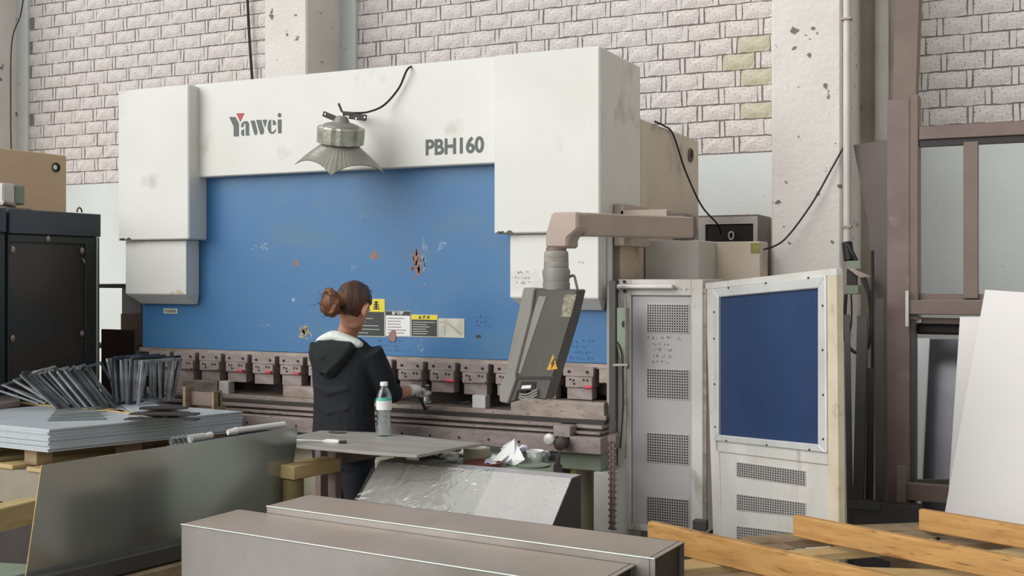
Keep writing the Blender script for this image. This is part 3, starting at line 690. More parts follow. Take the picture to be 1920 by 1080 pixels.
MB().prism([Q(1037.5, 673, -.003), Q(1040, 673, -.003), Q(1036.5, 680, -.003), Q(1040, 680, -.003), Q(1033, 691, -.003), Q(1035, 683, -.003), Q(1032, 683, -.003)], (0, .002, 0)).build('lightning_bolt', ink, wt)
MB().tube(spline([Q(1068, 519, .1), Q(1076, 517, .1), Q(1080, 530, .1), Q(1084, 552, .1), Q(1078, 560, .1)], 5), .006, 8).build('handle', pendlt, pd, smooth=True)

# ---------------------------------------------------------------- high bay lamp
lamp = thing('highbay_lamp', at(640, 250, Y=5.12), 'silver high bay lamp with a ribbed square skirt in front of the white header', 'lamp')
S = .00293; LC = at(639, 253, Y=5.12)
LR = Matrix.Rotation(math.radians(-7), 3, FW.to_tuple()) if False else Matrix.Rotation(math.radians(5), 3, Vector(FW)) @ Matrix.Rotation(math.radians(13), 3, Vector(RT))
def LW(p): return LC+LR @ Vector(p)
m = MB(); n = 32; rings = []
for r, z in ((.108, -.05), (.128, -.047), (.130, .035), (.122, .045)): rings.append([LW((r*(1 if k % 2 else .95)*math.cos(2*PI*k/n), r*(1 if k % 2 else .95)*math.sin(2*PI*k/n), z)) for k in range(n)])
m.loft(rings).build('ballast_drum', castm, lamp, bevel=.0)
m = MB(); m.loft([[LW((r*math.cos(2*PI*k/20), r*math.sin(2*PI*k/20), z)) for k in range(20)] for r, z in ((.10, .045), (.095, .055), (.045, .07), (.03, .10), (.01, .105))]).build('top_dome', pendlt, lamp, smooth=True)
ring = [[LW((r*math.cos(2*PI*k/24), r*math.sin(2*PI*k/24), z)) for k in range(24)] for r, z in ((.09, -.075), (.104, -.07), (.104, -.05))]
MB().loft(ring).build('drum_rim', gdark, lamp, smooth=True)
# skirt: square flare with drooping corners, ribbed
m = MB(); NS = 96; rings = []
rot0 = -YAW*0+math.radians(25.5)
for t in (0, .2, .45, .7, .88, 1.0):
    ring = []
    for k in range(NS):
        a = 2*PI*k/NS; c4 = abs(math.cos(2*(a))); corner = c4**3
        sq = 1/(abs(math.cos(a))+abs(math.sin(a))); rr = .104+((.25*sq)-.104)*(t**1.15)+.0028*(1 if k % 2 else -1)*min(1, t*3)
        zz = -.055-.088*t-.05*(t**2.2)*(((sq-.7071)/.2929)**1.2-.12)
        ring.append(LW((rr*math.cos(a+rot0), rr*math.sin(a+rot0), zz)))
    rings.append(ring)
m.loft(rings, cap=False)
inner = [[p-LR @ Vector((0, 0, .004)) for p in r] for r in rings[::-1]]
m.loft(inner, cap=False); sk = m.build('ribbed_skirt', lensm, lamp)
MB().ball(LW((0, 0, -.10)), .045, .045, .04).build('bulb', pvc, lamp, smooth=True)
B_ = lambda x, y, k=0: at(x, y, Y=5.14+k)
for (a, b, w, lab) in (((606, 213), (642, 228), .03, 0), ((640, 212), (664, 214), .022, 0), ((655, 217), (687, 221), .034, 0)):
    m = MB().bar(B_(*a), B_(*b), .012, w).build('bracket_strap', darkst, lamp, bevel=.003)
for c in ((610, 214), (684, 220), (668, 222)): MB().lathe([(.006, 0), (.006, .002)], at(c[0], c[1], Y=5.132), 8, RX).build('strap_hole', paper, lamp)
MB().tube([B_(648, 226), B_(641, 209), B_(635, 194)], .006, 6).build('hook', darkst, lamp)
MB().bar(B_(641, 212), B_(645, 234), .02, .02).build('hook_block', castm, lamp)
MB().bar(at(668, 218, Y=5.15), at(668, 217, Y=5.399), .02, .03).build('wall_bracket', darkst, lamp)
wire([at(664, 212, Y=5.14), at(690, 210, Y=5.22), at(720, 197, Y=5.34), at(748, 165, Y=5.37), at(764, 130, Y=5.37), at(779, 123, Y=5.45)], .006, 'dark lamp cable curving up over the white header')

# ---------------------------------------------------------------- far left: dark cabinet and a second machine
XC = -5.6
lc = thing('dark_cabinet', (-6.0, 5.0, 0), 'dark green and grey steel cabinet at the left edge with a taupe door panel', 'cabinet')
zt = at(187, 402, X=XC).z; y1 = at(187, 402, X=XC).y; yj = at(13, 402, X=XC).y
MB().box(-6.6, XC-.03, 4.0, y1, 0, zt-.01).build('body', cabgreen, lc, bevel=.004)
zb_ = at(100, 441, X=XC).z
MB().box(XC-.03, XC+.012, yj+.01, y1, zb_, zt).build('top_band', cabblue, lc, bevel=.004)
MB().box(XC-.03, XC+.012, 4.1, yj-.012, zb_+.005, zt+.003).build('top_band', cabblue, lc, bevel=.004)
ya, yb = at(18, 600, X=XC).y, at(161, 600, X=XC).y
MB().box(XC-.03, XC, yj+.01, ya, .05, zb_-.004).build('door_stile', cabgreen, lc, bevel=.003)
MB().box(XC-.03, XC, yb, y1, .05, zb_-.004).build('door_stile', cabgreen, lc, bevel=.003)
MB().box(XC-.03, XC, ya, yb, zb_-.05, zb_-.004).build('door_rail', cabgreen, lc, bevel=.003)
MB().box(XC-.032, XC-.018, ya, yb, .05, zb_-.05).build('door_panel', cabpanel, lc)
MB().box(XC-.03, XC, 4.1, yj-.012, .05, zb_-.004).build('side_panel', cabgreen, lc, bevel=.003)
yy = at(184, 600, X=XC+.01).y; MB().box(XC, XC+.012, yy-.012, yy+.004, .05, zb_-.002).build('edge_strip', edgem, lc, bevel=.003)
for px, py in ((90, 448), (154, 470), (24, 468), (154, 626), (24, 635)):
    c = at(px, py, X=XC+.002); MB().ball(c, .01, .016, .022).build('clip', steellt, lc, smooth=True)
c = at(155, 484, X=XC+.004); MB().tube([c, c+Vector((.006, .012, -.03))], .006, 6).build('clip_tail', steellt, lc)
c = at(149, 398, X=XC-.04); MB().tube([c+Vector((0, .02*math.cos(PI*i/6), .03*math.sin(PI*i/6)+.0)) for i in range(7)], .005, 6).build('lifting_eye', darkst, lc)
m2 = thing('beige_machine', (-6.9, 5.4, 0), 'beige machine side frame with a round hole behind the dark cabinet', 'machine')
XM = -6.65; yE = at(125, 292, X=XM).y; zE = at(125, 292, X=XM).z
MB().box(-7.3, XM, 4.2, yE, 0, zE).build('side_frame', beige, m2, bevel=.006)
c = at(105, 314, X=XM+.002); MB().lathe([(.036, 0), (.036, .006), (.028, .007), (.026, -.004)], c, 18, Matrix.Rotation(PI/2, 3, 'Y')).build('round_hole', darkst, m2)
ph = MB().lathe([(.018, .0), (.018, .003)], c+Vector((.006, -.015, 0)), 14, Matrix.Rotation(PI/2, 3, 'Y')).build('hole_plug', paper, m2)
vb = thing('clamped_motor', at(20, 392, X=-5.85), 'greenish grey motor block on top of the dark cabinet', 'motor')
c = at(22, 366, X=-5.8); m = MB().box(c.x-.08, c.x+.03, c.y-.09, c.y-.0, zt+.03, c.z+.07).build('block', galv, vb, bevel=.008)
MB().box(c.x-.08, c.x+.035, c.y+.0, c.y+.075, zt+.04, c.z+.065).build('green_block', greenplate, vb, bevel=.01)
MB().box(c.x-.12, c.x+.05, c.y-.10, c.y+.11, zt-.01, zt+.02).build('foot', rackm2, vb, bevel=.006)
MB().tube([c+Vector((.02, -.09, -.05)), c+Vector((.02, .0, -.065))], .018, 10).build('stub_shaft', steellt, vb, smooth=True)
# dark shelf with things between cabinet and machine
ds = thing('dark_rack', (-5.9, 6.7, 0), 'low dark steel rack in the gap left of the blue ram', 'rack')
YD = 6.6; xa, xb = Xat(150, YD), Xat(272, YD); z0, z1 = at(230, 640, Y=YD).z, at(230, 533, Y=YD).z
MB().box(xa, xb, YD, YD+.5, z1-.03, z1).build('shelf', darkst, ds); MB().box(xa, xb, YD+.45, YD+.5, 0, z1-.03).build('back_sheet', black, ds)
for x in (xa, xb-.04): MB().box(x, x+.04, YD, YD+.04, 0, z1-.03).build('post', darkst, ds)
MB().box(xa, xb, YD, YD+.45, z0-.06, z0-.03).build('shelf', darkst, ds)
a = at(226, 588, Y=6.62); b = at(260, 638, Y=6.62)
tag(MB().box(a.x, b.x, 6.62, 6.9, z0-.03, a.z).build('carton', M('brown_grey_carton', '#5e534c', '#4c423d', scale=5), None, bevel=.003), 'small brownish carton standing on the low dark rack', 'box')
a = at(190, 617, Y=6.2); b = at(252, 700, Y=6.2)
tag(MB().box(a.x, b.x, 6.2, 6.215, 0, a.z).build('steel_sheet', M('dark_brown_sheet', '#362b29', '#2c2423', rough=.5), None), 'dark brown steel sheet standing in front of the low dark rack', 'sheet')

# ---------------------------------------------------------------- left: stack of sheets on a pallet
ZS = .90
def poly(pts, Z): return [at(x, y, Z=Z) for x, y in pts]
top = poly([(92, 805), (455, 771), (330, 738), (60, 742), (-150, 782)], ZS)
base = [Vector((p.x, p.y, 0)) for p in top]
NSH = 14; TH = .112/NSH
near, fr_, fl_ = base[0], base[1], base[2]
ux = (base[1]-base[0]).normalized(); uy = (base[4]-base[0]).normalized()
L1 = (base[1]-base[0]).length; L2 = (base[4]-base[0]).length+.1
sheetm = M('stacked_galvanised_sheet', '#d0d6d9', '#bfc6c9', rough=.4, metal=.2, scale=3)
for i in range(NSH):
    j = Vector((random.uniform(-.006, .006), random.uniform(-.006, .006), 0))
    q = [near+j, near+ux*L1+j, near+ux*L1+uy*L2+j, near+uy*L2+j]
    z = ZS-.112+TH*i
    o = MB().prism([p+Vector((0, 0, z)) for p in q], (0, 0, TH*.86)).build('steel_sheet', sheetm, None)
    tag(o, 'topmost galvanised sheet of the thick stack, directly under the heap of frames' if i == NSH-1 else 'lowest galvanised sheet of the thick stack, resting on the pallet' if i == 0 else 'light galvanised sheet in the thick flush stack carrying the pile of frames', 'sheet', 'galvanised sheets in the stack under the frames')
pal = thing('wooden_pallet', near+ux*.4+uy*.3, 'old wooden pallet under the stack of galvanised sheets', 'pallet')
def slab(par, name, mat, o0, l1, l2, a0, b0, z0, z1, bevel=.003):
    q = [o0+ux*a0+uy*b0, o0+ux*(a0+l1)+uy*b0, o0+ux*(a0+l1)+uy*(b0+l2), o0+ux*a0+uy*(b0+l2)]
    return MB().prism([p+Vector((0, 0, z0)) for p in q], (0, 0, z1-z0)).build(name, mat, par, bevel=bevel)
zb_ = ZS-.113
for a0 in (.02, L1*.5-.04, L1-.1):
    for b0 in (.12, .55, 1.0): slab(pal, 'block', woodold, near, .08, .09, a0, b0, zb_-.075, zb_)
for b0 in (-.02, .22, .5, .78, 1.05): slab(pal, 'deck_board', woodpale, near, L1+.06, .14, -.03, b0, zb_-.097, zb_-.076)
for a0 in (-.02, L1-.12):
    slab(pal, 'side_board', M('shaded_board_%d' % (a0 > 0), '#9c9382', '#877e6e', rough=.8, scale=4), near, .1, 1.2, a0, 0, .52, zb_-.098); slab(pal, 'leg', darkst, near, .1, 1.2, a0, .02, 0, .515)  # side boards and end board coloured darker to stand for shade
slab(pal, 'end_board', M('pale_board', '#a89f8a', '#948a76', scale=4), near, .02, 1.1, .04, .05, .50, .70)
tag(slab(None, 'steel_bundle', gdark, near, .5, .8, .25, -.1, .0, .62), 'dark crate under the pallet at the lower left', 'crate')
# strips lying on the stack
def strip(a, b, w, th, name, mat, label, cat, group=None, Z=ZS):
    A = at(*a, Z=Z); B = at(*b, Z=Z); A.z = B.z = Z+th/2
    o = MB().bar(A, B, w, th).build(name, mat, None); return tag(o, label, cat, group)
strip((36, 756), (235, 773), .05, .006, 'wooden_strip', woodpale, 'long pale wooden strip lying across the galvanised stack', 'strip')
strip((200, 767), (305, 787), .03, .006, 'wooden_strip', woodpale, 'short pale wooden strip near the dark blades', 'strip')
A = at(228, 760, Z=ZS); 
tag(MB().prism([p+Vector((0, 0, .003)) for p in poly([(226, 762), (285, 757), (330, 776), (300, 788), (262, 781)], ZS)], (0, 0, .006)).build('sheet_offcut', sheetm, None), 'pale sheet offcut under the dark blades on the stack', 'offcut')
for i in range(9):
    a = at(270-4*i+8*(i % 2), 767+2.6*i, Z=ZS+.01); b = at(335+6*i-(i % 3)*6, 764+3.2*i, Z=ZS+.01)
    a.z = b.z = ZS+.014+.006*(i % 4)+.004
    tag(MB().bar(a, b, .075, .006).build('flat_steel_strip', darkst, None), 'flat dark steel blade in the small heap at the right of the frames', 'strip', 'dark blades on the stack')
for i in range(6):
    a = at(90+3*i, 789-2.2*i, Z=ZS); b = at(200-5*(i % 3), 786-2.6*i, Z=ZS); a.z = b.z = ZS+.004+.005*i
    tag(MB().bar(a, b, .035, .004).build('bright_steel_strip', coldgreen, None), 'thin bright steel strip in the fan at the near corner of the stack', 'strip', 'thin strips at the near corner')
# the heap of thin rectangular frames
frm = M('thin_frame_steel', '#6a6d70', '#3c3f42', rough=.28, metal=.6, scale=9)
frml = M('thin_frame_glint', '#d0d4d6', '#8a8f92', rough=.25, metal=.5, scale=9)  # lighter copy of the frame steel, glints put into its colour
def frame_mesh(w, h, t, fl):
    m = MB()
    for (x0, x1, z0, z1) in ((0, w, 0, t), (0, w, h-t, h), (0, t, t, h-t), (w-t, w, t, h-t)): m.box(x0, x1, -fl/2, fl/2, z0, z1)
    return m
fo = frame_mesh(.26, .27, .016, .011).build('rectangular_hoop', frm, None, org=(0, 0, 0)); fo2 = frame_mesh(.24, .26, .014, .011).build('rectangular_hoop', frml, None, org=(0, 0, 0))
def place_frame(src, first, corner, b, a, label, group):
    """b: width direction, a: height direction (unit, perpendicular)"""
    o = src if first else link(src.copy())
    b = Vector(b).normalized(); a = Vector(a); a = (a-b*a.dot(b)).normalized(); n = a.cross(b).normalized()
    o.matrix_world = Matrix((( b.x, n.x, a.x, corner.x), (b.y, n.y, a.y, corner.y), (b.z, n.z, a.z, corner.z), (0, 0, 0, 1)))
    return tag(o, label, 'frame', group)
bdir = Vector((-.64, .77, 0)); ndir = Vector((-.77, -.64, 0))
NL = 24
for i in range(NL):
    t = i/(NL-1)
    c = at(104+112*t+random.uniform(-2, 2), 763+2*math.sin(i*1.7), Z=ZS+.012); c.z = ZS+.009
    r = random.uniform(-.16, .16); bb = Vector((bdir.x+r, bdir.y+r*.8, 0)); lean = 1.0-.35*t+random.uniform(-.12, .12)
    lab = 'lowest leaning thin frame at the left end of the big heap' if i == 0 else 'thin rectangular steel frame leaning left in the big heap'
    place_frame(fo if i % 3 else fo2, i in (0, 1), c, bb, ndir*lean+UP*1.0, lab, 'thin frames leaning left on the stack')
NR = 15
for i in range(NR):
    t = i/(NR-1); c = at(212+48*t, 757+random.uniform(-5, 3), Z=ZS+.012); c.z = ZS+.009
    bb = Vector((-.1+.35*t+random.uniform(-.12, .12), 1.0, 0))
    lab = 'rightmost upright thin frame of the heap' if i == NR-1 else 'thin rectangular steel frame standing nearly upright at the right of the heap'
    place_frame(fo2 if i % 3 else fo, False, c, bb, Vector((-.16+.36*t+random.uniform(-.1, .1), -.25+random.uniform(-.1, .1), 1)), lab, 'upright thin frames in the heap')
for i in range(4):
    c = at(72+13*i, 756, Z=ZS+.012); c.z = ZS+.009
    place_frame(fo2, False, c, bdir+Vector((.1*i, 0, 0)), ndir*(2.6-.5*i)+UP*1.0, ('bright thin frame lying lowest, nearest the left picture edge of the heap', 'bright thin frame lying low, second from the left in the heap', 'bright thin frame lying low, third from the left in the heap', 'bright thin frame propped at the foot of the leaning row')[i], 'low frames at the left end of the heap')
tag(MB().prism([p+Vector((0, 0, .001)) for p in poly([(-60, 752), (32, 742), (38, 762), (-40, 772)], ZS)], (0, 0, .03)).build('brown_plate_stack', steelbr, None, bevel=.002), 'brownish bundle of plates at the left end of the stack', 'plates')
tr = thing('wooden_crate', at(395, 765, Y=5.0), 'small slatted wooden crate behind the stack near the dies', 'crate')
a = at(354, 768, Y=5.03); b = at(412, 733, Y=5.03)
MB().box(a.x, b.x, 5.02, 5.03, a.z+.03, b.z-.01).build('slat', rackm2, tr); MB().box(a.x, a.x+.02, 4.98, 5.05, a.z-.02, b.z+.02).build('post', woodold, tr)
MB().box(b.x-.015, b.x, 4.98, 5.05, a.z-.02, b.z).build('post', woodold, tr); MB().box(a.x, b.x, 5.0, 5.12, a.z-.02, a.z).build('base_board', woodold, tr)
MB().box(a.x, b.x, 5.05, 5.08, a.z, a.z+.03).build('slat', woodold, tr)
MB().box(a.x, a.x+.04, 4.98, 5.05, 0, a.z-.02).build('leg', woodold, tr); MB().box(b.x-.04, b.x, 4.98, 5.05, 0, a.z-.02).build('leg', woodold, tr)

# leaning big sheet in front
TL = at(80, 872, Z=.95); TR_ = at(559, 801, Z=.95)
BLp = EYE+(at(50, 1080, d=1)-EYE)*4.08; dv = BLp-TL
BRp = TR_+dv*.99
nrm = (TR_-TL).cross(dv).normalized()
if nrm.dot(FW) < 0: nrm = -nrm
bs = MB().prism([TL, TR_, BRp, BLp], nrm*.006).build('leaning_steel_sheet', coldgreen, None, bevel=.0)
tag(bs, 'large smooth grey steel sheet standing on edge across the lower left', 'sheet')
MB().bar(TL+nrm*.003-Vector((0, 0, .0)), BLp+nrm*.003, .007, .004, up=nrm).build('cut_edge', woodpale, bs)
# tube below it
dr = (BRp-BLp).normalized(); q0 = BLp-dr*.2+Vector((0, 0, -.035)); q1 = BRp+Vector((0, 0, -.035))
tag(MB().bar(q0, q1, .10, .066).build('steel_tube', gdark, None, bevel=.004), 'dark square tube under the leaning grey sheet', 'tube')
tag(MB().bar(q0+Vector((.0, 0, -.14)), q1+Vector((0, 0, -.14)), .16, .2).build('timber_beam', woodold, None, bevel=.004), 'old timber beam under the dark square tube', 'beam')
for t in (.08, .8):
    p = q0.lerp(q1, t); tag(MB().box(p.x-.07, p.x+.07, p.y-.07, p.y+.07, 0, p.z-.242).build('timber_block', woodold, None, bevel=.004), 'timber block carrying the beam under the grey sheet, %s one' % ('left' if t < .5 else 'right'), 'block')
# tubes lying on top edge of the sheet (bubble wrapped roll and white rods)
g = thing('glass_tube', at(350, 828, Z=.95), 'short clear ribbed tube lying behind the top edge of the grey sheet', 'tube')
a = at(316, 829, Z=.955); b = at(352, 824, Z=.955); e = at(378, 820, Z=.955); h_ = at(392, 817, Z=.955)
sh = Vector((-.05, .07, -.01))
m = MB(); P8 = [a.lerp(b, i/8) for i in range(9)]; m.tube([p+sh for p in P8], [.022 if i % 2 else .016 for i in range(9)], 12); m.build('ribbed_end', petm, g, smooth=True)
MB().tube([b+sh, e+sh], .018, 12).build('tube', galv, g, smooth=True); MB().tube([e+sh, h_+sh], [.012, .016], 10).build('cap', whsheet, g, smooth=True)
tag(MB().bar(a+sh+Vector((0, 0, -.03)), at(540, 797, Z=.955)+sh+Vector((0, 0, -.03)), .06, .02).build('support_strip', gdark, None), 'thin dark rail behind the top edge of the grey sheet', 'rail')
g = thing('white_rod', at(480, 806, Z=.95), 'white plastic rod with a wrapped end beyond the top edge of the grey sheet', 'rod')
a = at(442, 808, Z=.96)+sh; b = at(532, 796, Z=.96)+sh; MB().tube([a, b], .014, 10).build('tube', whsheet, g, smooth=True)
c = at(424, 812, Z=.955)+sh; MB().tube([c, a], [.012, .017], 8).build('wrapped_end', whsheet, g, smooth=True)
# things under the stack at the lower left
a = at(-60, 990, Z=.62); b = at(66, 958, Z=.62)
tag(MB().bar(at(-60, 985, Z=.63), at(64, 955, Z=.63), .10, .10).build('timber_beam', woodpale, None, bevel=.004), 'pale yellow timber beam at the lower left edge', 'beam')
tag(MB().bar(at(-90, 1075, Z=.5), at(60, 1085, Z=.5), .3, .02).build('steel_plate', greenplate, None, bevel=.002), 'pale green plate at the bottom left corner', 'plate')

# ---------------------------------------------------------------- foreground: two folded box channels
def channel(N0, N1, F0, F1, h, label, mat_f, mat_t):
    r = thing('folded_box_channel', (N0+N1+F0+F1)/4-Vector((0, 0, h)), label, 'metal box')
    dn_ = Vector((0, 0, -h)); t = .003; across = (F0-N0).normalized(); al = (N1-N0).normalized()
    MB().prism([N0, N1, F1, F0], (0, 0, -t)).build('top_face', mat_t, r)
    MB().prism([N0, N1, N1+dn_, N0+dn_], across*t).build('front_face', mat_f, r)
    MB().prism([F0, F1, F1+dn_, F0+dn_], -across*t).build('back_face', mat_f, r)
    MB().prism([N0+dn_, N1+dn_, F1+dn_, F0+dn_], (0, 0, t)).build('bottom_face', mat_f, r)
    MB().prism([N0, F0, F0+dn_, N0+dn_], al*t).build('end_face', mat_f, r)
    MB().prism([N1-al*.02, F1-al*.02, F1+dn_-al*.02, N1+dn_-al*.02], al*.003).build('mouth_shade', darkst, r)  # dark sheet standing in for the shade inside the open end
    MB().tube([N0+Vector((0, 0, -.002)), N1+Vector((0, 0, -.002))], .0035, 8).build('fold_highlight', edgem, r, smooth=True)  # bright rod that paints the highlight along the fold
    return r
def rect(N0, N1, w):
    al = (N1-N0).normalized(); ac = Vector((-al.y, al.x, 0)); return N0, N1, N0+ac*w, N1+ac*w
Z2 = .75
N0 = at(500, 948, Z=Z2); N1 = at(1228, 1047, Z=Z2); F1 = at(1298, 1018, Z=Z2)
wd2 = (F1-N1).length
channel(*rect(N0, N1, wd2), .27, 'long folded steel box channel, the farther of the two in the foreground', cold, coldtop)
Z1 = .722
N0b = at(340, 982, Z=Z1); al = (N1-N0).normalized(); e = at(1128, 1094, Z=Z1); N1b = N0b+al*(e-N0b).length
off = (N0-N0b)-al*(N0-N0b).dot(al); wdb = off.length-.004
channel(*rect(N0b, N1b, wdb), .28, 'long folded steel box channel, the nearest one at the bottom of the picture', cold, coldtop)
for k, t in enumerate((.15, .8)):
    p = N0b.lerp(N1b, t); ac = Vector((-al.y, al.x, 0))
    tag(MB().bar(Vector((p.x, p.y, .392))-ac*.05, Vector((p.x, p.y, .392))+ac*.62, .12, .095).build('timber_bearer', woodold, None, bevel=.004), 'timber bearer under the %s end of the box channels' % ('left', 'right')[k], 'beam')
    q = p+ac*.3; tag(MB().box(q.x-.1, q.x+.1, q.y-.2, q.y+.2, 0, .343).build('timber_block', woodold, None, bevel=.004), 'timber block under the %s bearer of the box channels' % ('left', 'right')[k], 'block')
# galvanised cover wrapped in film
gv = thing('galvanised_cover', at(900, 900, Y=4.4)-Vector((0, 0, .45)), 'galvanised sloping sheet cover with crinkled clear film on its left half', 'metal cover')
A = at(712, 865, Z=.80); C = at(1072, 897, Z=.80)
axl = (C-A); axl.z = 0; L_g = axl.length; ax = axl.normalized(); ac = Vector((-ax.y, ax.x, 0))
sl = at(680, 937, Y=4.17)-A; sl = ac*sl.dot(ac)*1.0+Vector((0, 0, sl.z)); k = (.80-.40)/-sl.z; sl = sl*k
dwn = Vector((0, 0, -.4)); tw = .10
A1 = A+ac*tw; C1 = C+ac*tw
MB().prism([A, C, C+sl, A+sl], -ac*-.003).build('sloping_face', galv, gv)
MB().prism([A, C, C1, A1], (0, 0, -.003)).build('top_face', galv, gv)
MB().prism([A1, C1, C1+dwn, A1+dwn], -ac*.003).build('back_face', galv, gv)
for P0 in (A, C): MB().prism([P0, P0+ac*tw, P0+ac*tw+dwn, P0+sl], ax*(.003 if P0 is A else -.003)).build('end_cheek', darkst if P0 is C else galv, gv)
fm = MB(); nx, nz = 28, 16; vs = []
rd = random.Random(4)
for j in range(nz+1):
    for i in range(nx+1):
        u = i/nx*.62-.01; v = j/nz*.9-.02
        p = A+ax*(L_g*u)+sl*max(v, 0)+(ac*.03 if v < 0 else Vector())
        hgt = .004+.006*abs(math.sin(5*u+7*v+2*math.sin(9*v)))*(1-u)+.005*abs(math.sin(16*u-9*v+3*math.sin(4*u)))+rd.uniform(0, .0015)
        vs.append(p-ac*hgt*.75+UP*hgt*.6)
fm.add(vs, [(j*(nx+1)+i, j*(nx+1)+i+1, (j+1)*(nx+1)+i+1, (j+1)*(nx+1)+i) for j in range(nz) for i in range(nx)])
fm.build('wrap_film', filmm, gv, smooth='all')
p = A+ax*(L_g*.5)+ac*-.1
tag(MB().bar(A+ax*.1+ac*-.15+Vector((0, 0, -.43)), A+ax*.1+ac*.3+Vector((0, 0, -.43)), .1, .058).build('timber_bearer', woodold, None), 'timber bearer under the left end of the galvanised cover', 'beam')
tag(MB().bar(C-ax*.1+ac*-.15+Vector((0, 0, -.43)), C-ax*.1+ac*.3+Vector((0, 0, -.43)), .1, .058).build('timber_bearer', woodold, None), 'timber bearer under the right end of the galvanised cover', 'beam')
for s, P0 in (('left', A+ax*.1), ('right', C-ax*.1)):
    tag(MB().box(P0.x-.08, P0.x+.08, P0.y-.1, P0.y+.1, 0, .34).build('timber_block', woodold, None), 'timber block under the %s end of the galvanised cover' % s, 'block')

# ---------------------------------------------------------------- bench, board and what lies on it
ZT = .88
bd = MB().prism(poly([(556, 816), (602, 807), (716, 811), (905, 831), (870, 836), (782, 853), (690, 847), (556, 835)], ZT), (0, 0, -.014)).build('steel_board', boardm, None, bevel=.002)
tag(bd, 'thin grimy grey sheet laid as a table top in front of the worker', 'board')
bn = thing('steel_bench', at(640, 900, Y=4.6)*1, 'brown angle iron bench under the grimy board', 'bench'); 
bn_z = ZT-.0145
def leg(par, px, y, w, z1, mat=rackm2, name='leg', dy=.05): x = Xat(px, y); return MB().box(x-w/2, x+w/2, y, y+dy, 0, z1).build(name, mat, par, bevel=.002)
leg(bn, 596, 4.50, .035, bn_z-.03); leg(bn, 622, 4.38, .045, bn_z-.03); leg(bn, 745, 4.5, .04, bn_z-.03)
a = at(622, 868, Y=4.52); 
MB().bar(Vector((Xat(596, 4.52), 4.54, bn_z-.016)), Vector((Xat(862, 4.56), 4.56, bn_z-.016)), .04, .03).build('rail', rackm, bn)
MB().bar(Vector((Xat(622, 4.40), 4.40, bn_z-.016)), Vector((Xat(800, 4.37), 4.37, bn_z-.016)), .04, .03).build('rail', rackm2, bn)
MB().bar(Vector((Xat(640, 4.46), 4.46, .775)), Vector((Xat(735, 4.7), 4.7, .80)), .03, .05).build('cross_rail', rackm, bn)
zt_ = .79
A = at(535, 873, Z=zt_); B = at(624, 857, Z=zt_)
tag(MB().bar(A-Vector((0, 0, .03)), B-Vector((0, 0, .03)), .11, .062).build('timber_beam', woodpale, None, bevel=.004), 'short pale timber beam poking out beside the grey sheet', 'beam')
c = A.lerp(B, .16); tag(MB().lathe([(.05, 0), (.046, .4), (.048, .725)], (c.x, c.y, 0), 12).build('timber_post', M('barked_post', '#8f7f52', '#6f623f', scale=8, bump=.5, stretch=(2, 2, .4)), None, smooth=True), 'rough round post under the short pale beam', 'post')
g = thing('screwdriver', at(600, 827, Z=ZT), 'thin screwdriver with a white taped handle on the grimy board', 'tool')
a = at(556, 825, Z=ZT+.004); b = at(607, 827, Z=ZT+.004); c = at(636, 828.5, Z=ZT+.008); MB().tube([a, b], .004, 8).build('shaft', galv, g); MB().tube([b, b.lerp(c, .2), b.lerp(c, .8), c], [.006, .011, .012, .007], 10).build('handle', whsheet, g, smooth=True)
e = at(650, 829, Z=ZT+.006); MB().tube([c, e], [.005, .009], 8).build('cap', darkst, g)
tag(MB().tube([at(619, 809.5, Z=ZT+.005), at(628, 811, Z=ZT+.005), at(650, 811.5, Z=ZT+.004)], [.009, .006, .003], 8).build('marker_pen', ink, None, smooth=True), 'small dark marker pen at the far edge of the grimy board', 'pen')
# bottle in front
def bottle(base, H, R, label, name='water_bottle', small=False):
    g = thing(name, base, label, 'bottle'); x, y, z = base; h = H; r = R
    prof = [(.6*r, .0), (.95*r, .012*h), (r, .05*h), (.92*r, .12*h), (r, .17*h), (.9*r, .23*h), (.98*r, .28*h), (.86*r, .34*h), (.97*r, .40*h), (.9*r, .45*h), (r, .49*h),
            (r, .70*h), (.97*r, .75*h), (.8*r, .82*h), (.5*r, .885*h), (.42*r, .90*h), (.42*r, .93*h)]
    MB().lathe(prof, (x, y, z), 28).build('bottle_body', petm, g, smooth=True)
    MB().lathe([(pr*.94, pz+.002) for pr, pz in prof[:-5]], (x, y, z), 24).build('water', waterm, g, smooth=True)
    MB().lathe([(r*1.01, .49*h), (r*1.015, .66*h)], (x, y, z), 28).build('label', paper, g, smooth=True)
    if not small: tag(MB().lathe([(r*1.012, .66*h), (r*1.018, .662*h), (r*1.018, .70*h), (r*1.0, .705*h)], (x, y, z), 28).build('label_band', teal, g, smooth=True), 'teal band along the label')
    MB().lathe([(.46*r, .925*h), (.5*r, .93*h), (.5*r, .985*h), (.45*r, h)], (x, y, z), 20).build('cap', paper, g, smooth=True)
    return g
bt = at(720, 817, Z=ZT); bottle(bt, (817-716)/2100*(bt-EYE).dot(FW), 14.5/2100*(bt-EYE).dot(FW), 'clear plastic water bottle with a teal edged label on the grimy board')
bt = Vector((Xat(801, 5.44), 5.44, .931)); bottle(bt, at(801, 721, Y=5.44).z-.931, .026, 'small white capped water bottle standing on the machine bed', small=True)
tag(MB().bar(at(786, 741, Y=5.32), at(800, 775, Y=5.36), .012, .012).build('black_rod', black, None), 'black rod leaning by the small bottle on the bed', 'rod')
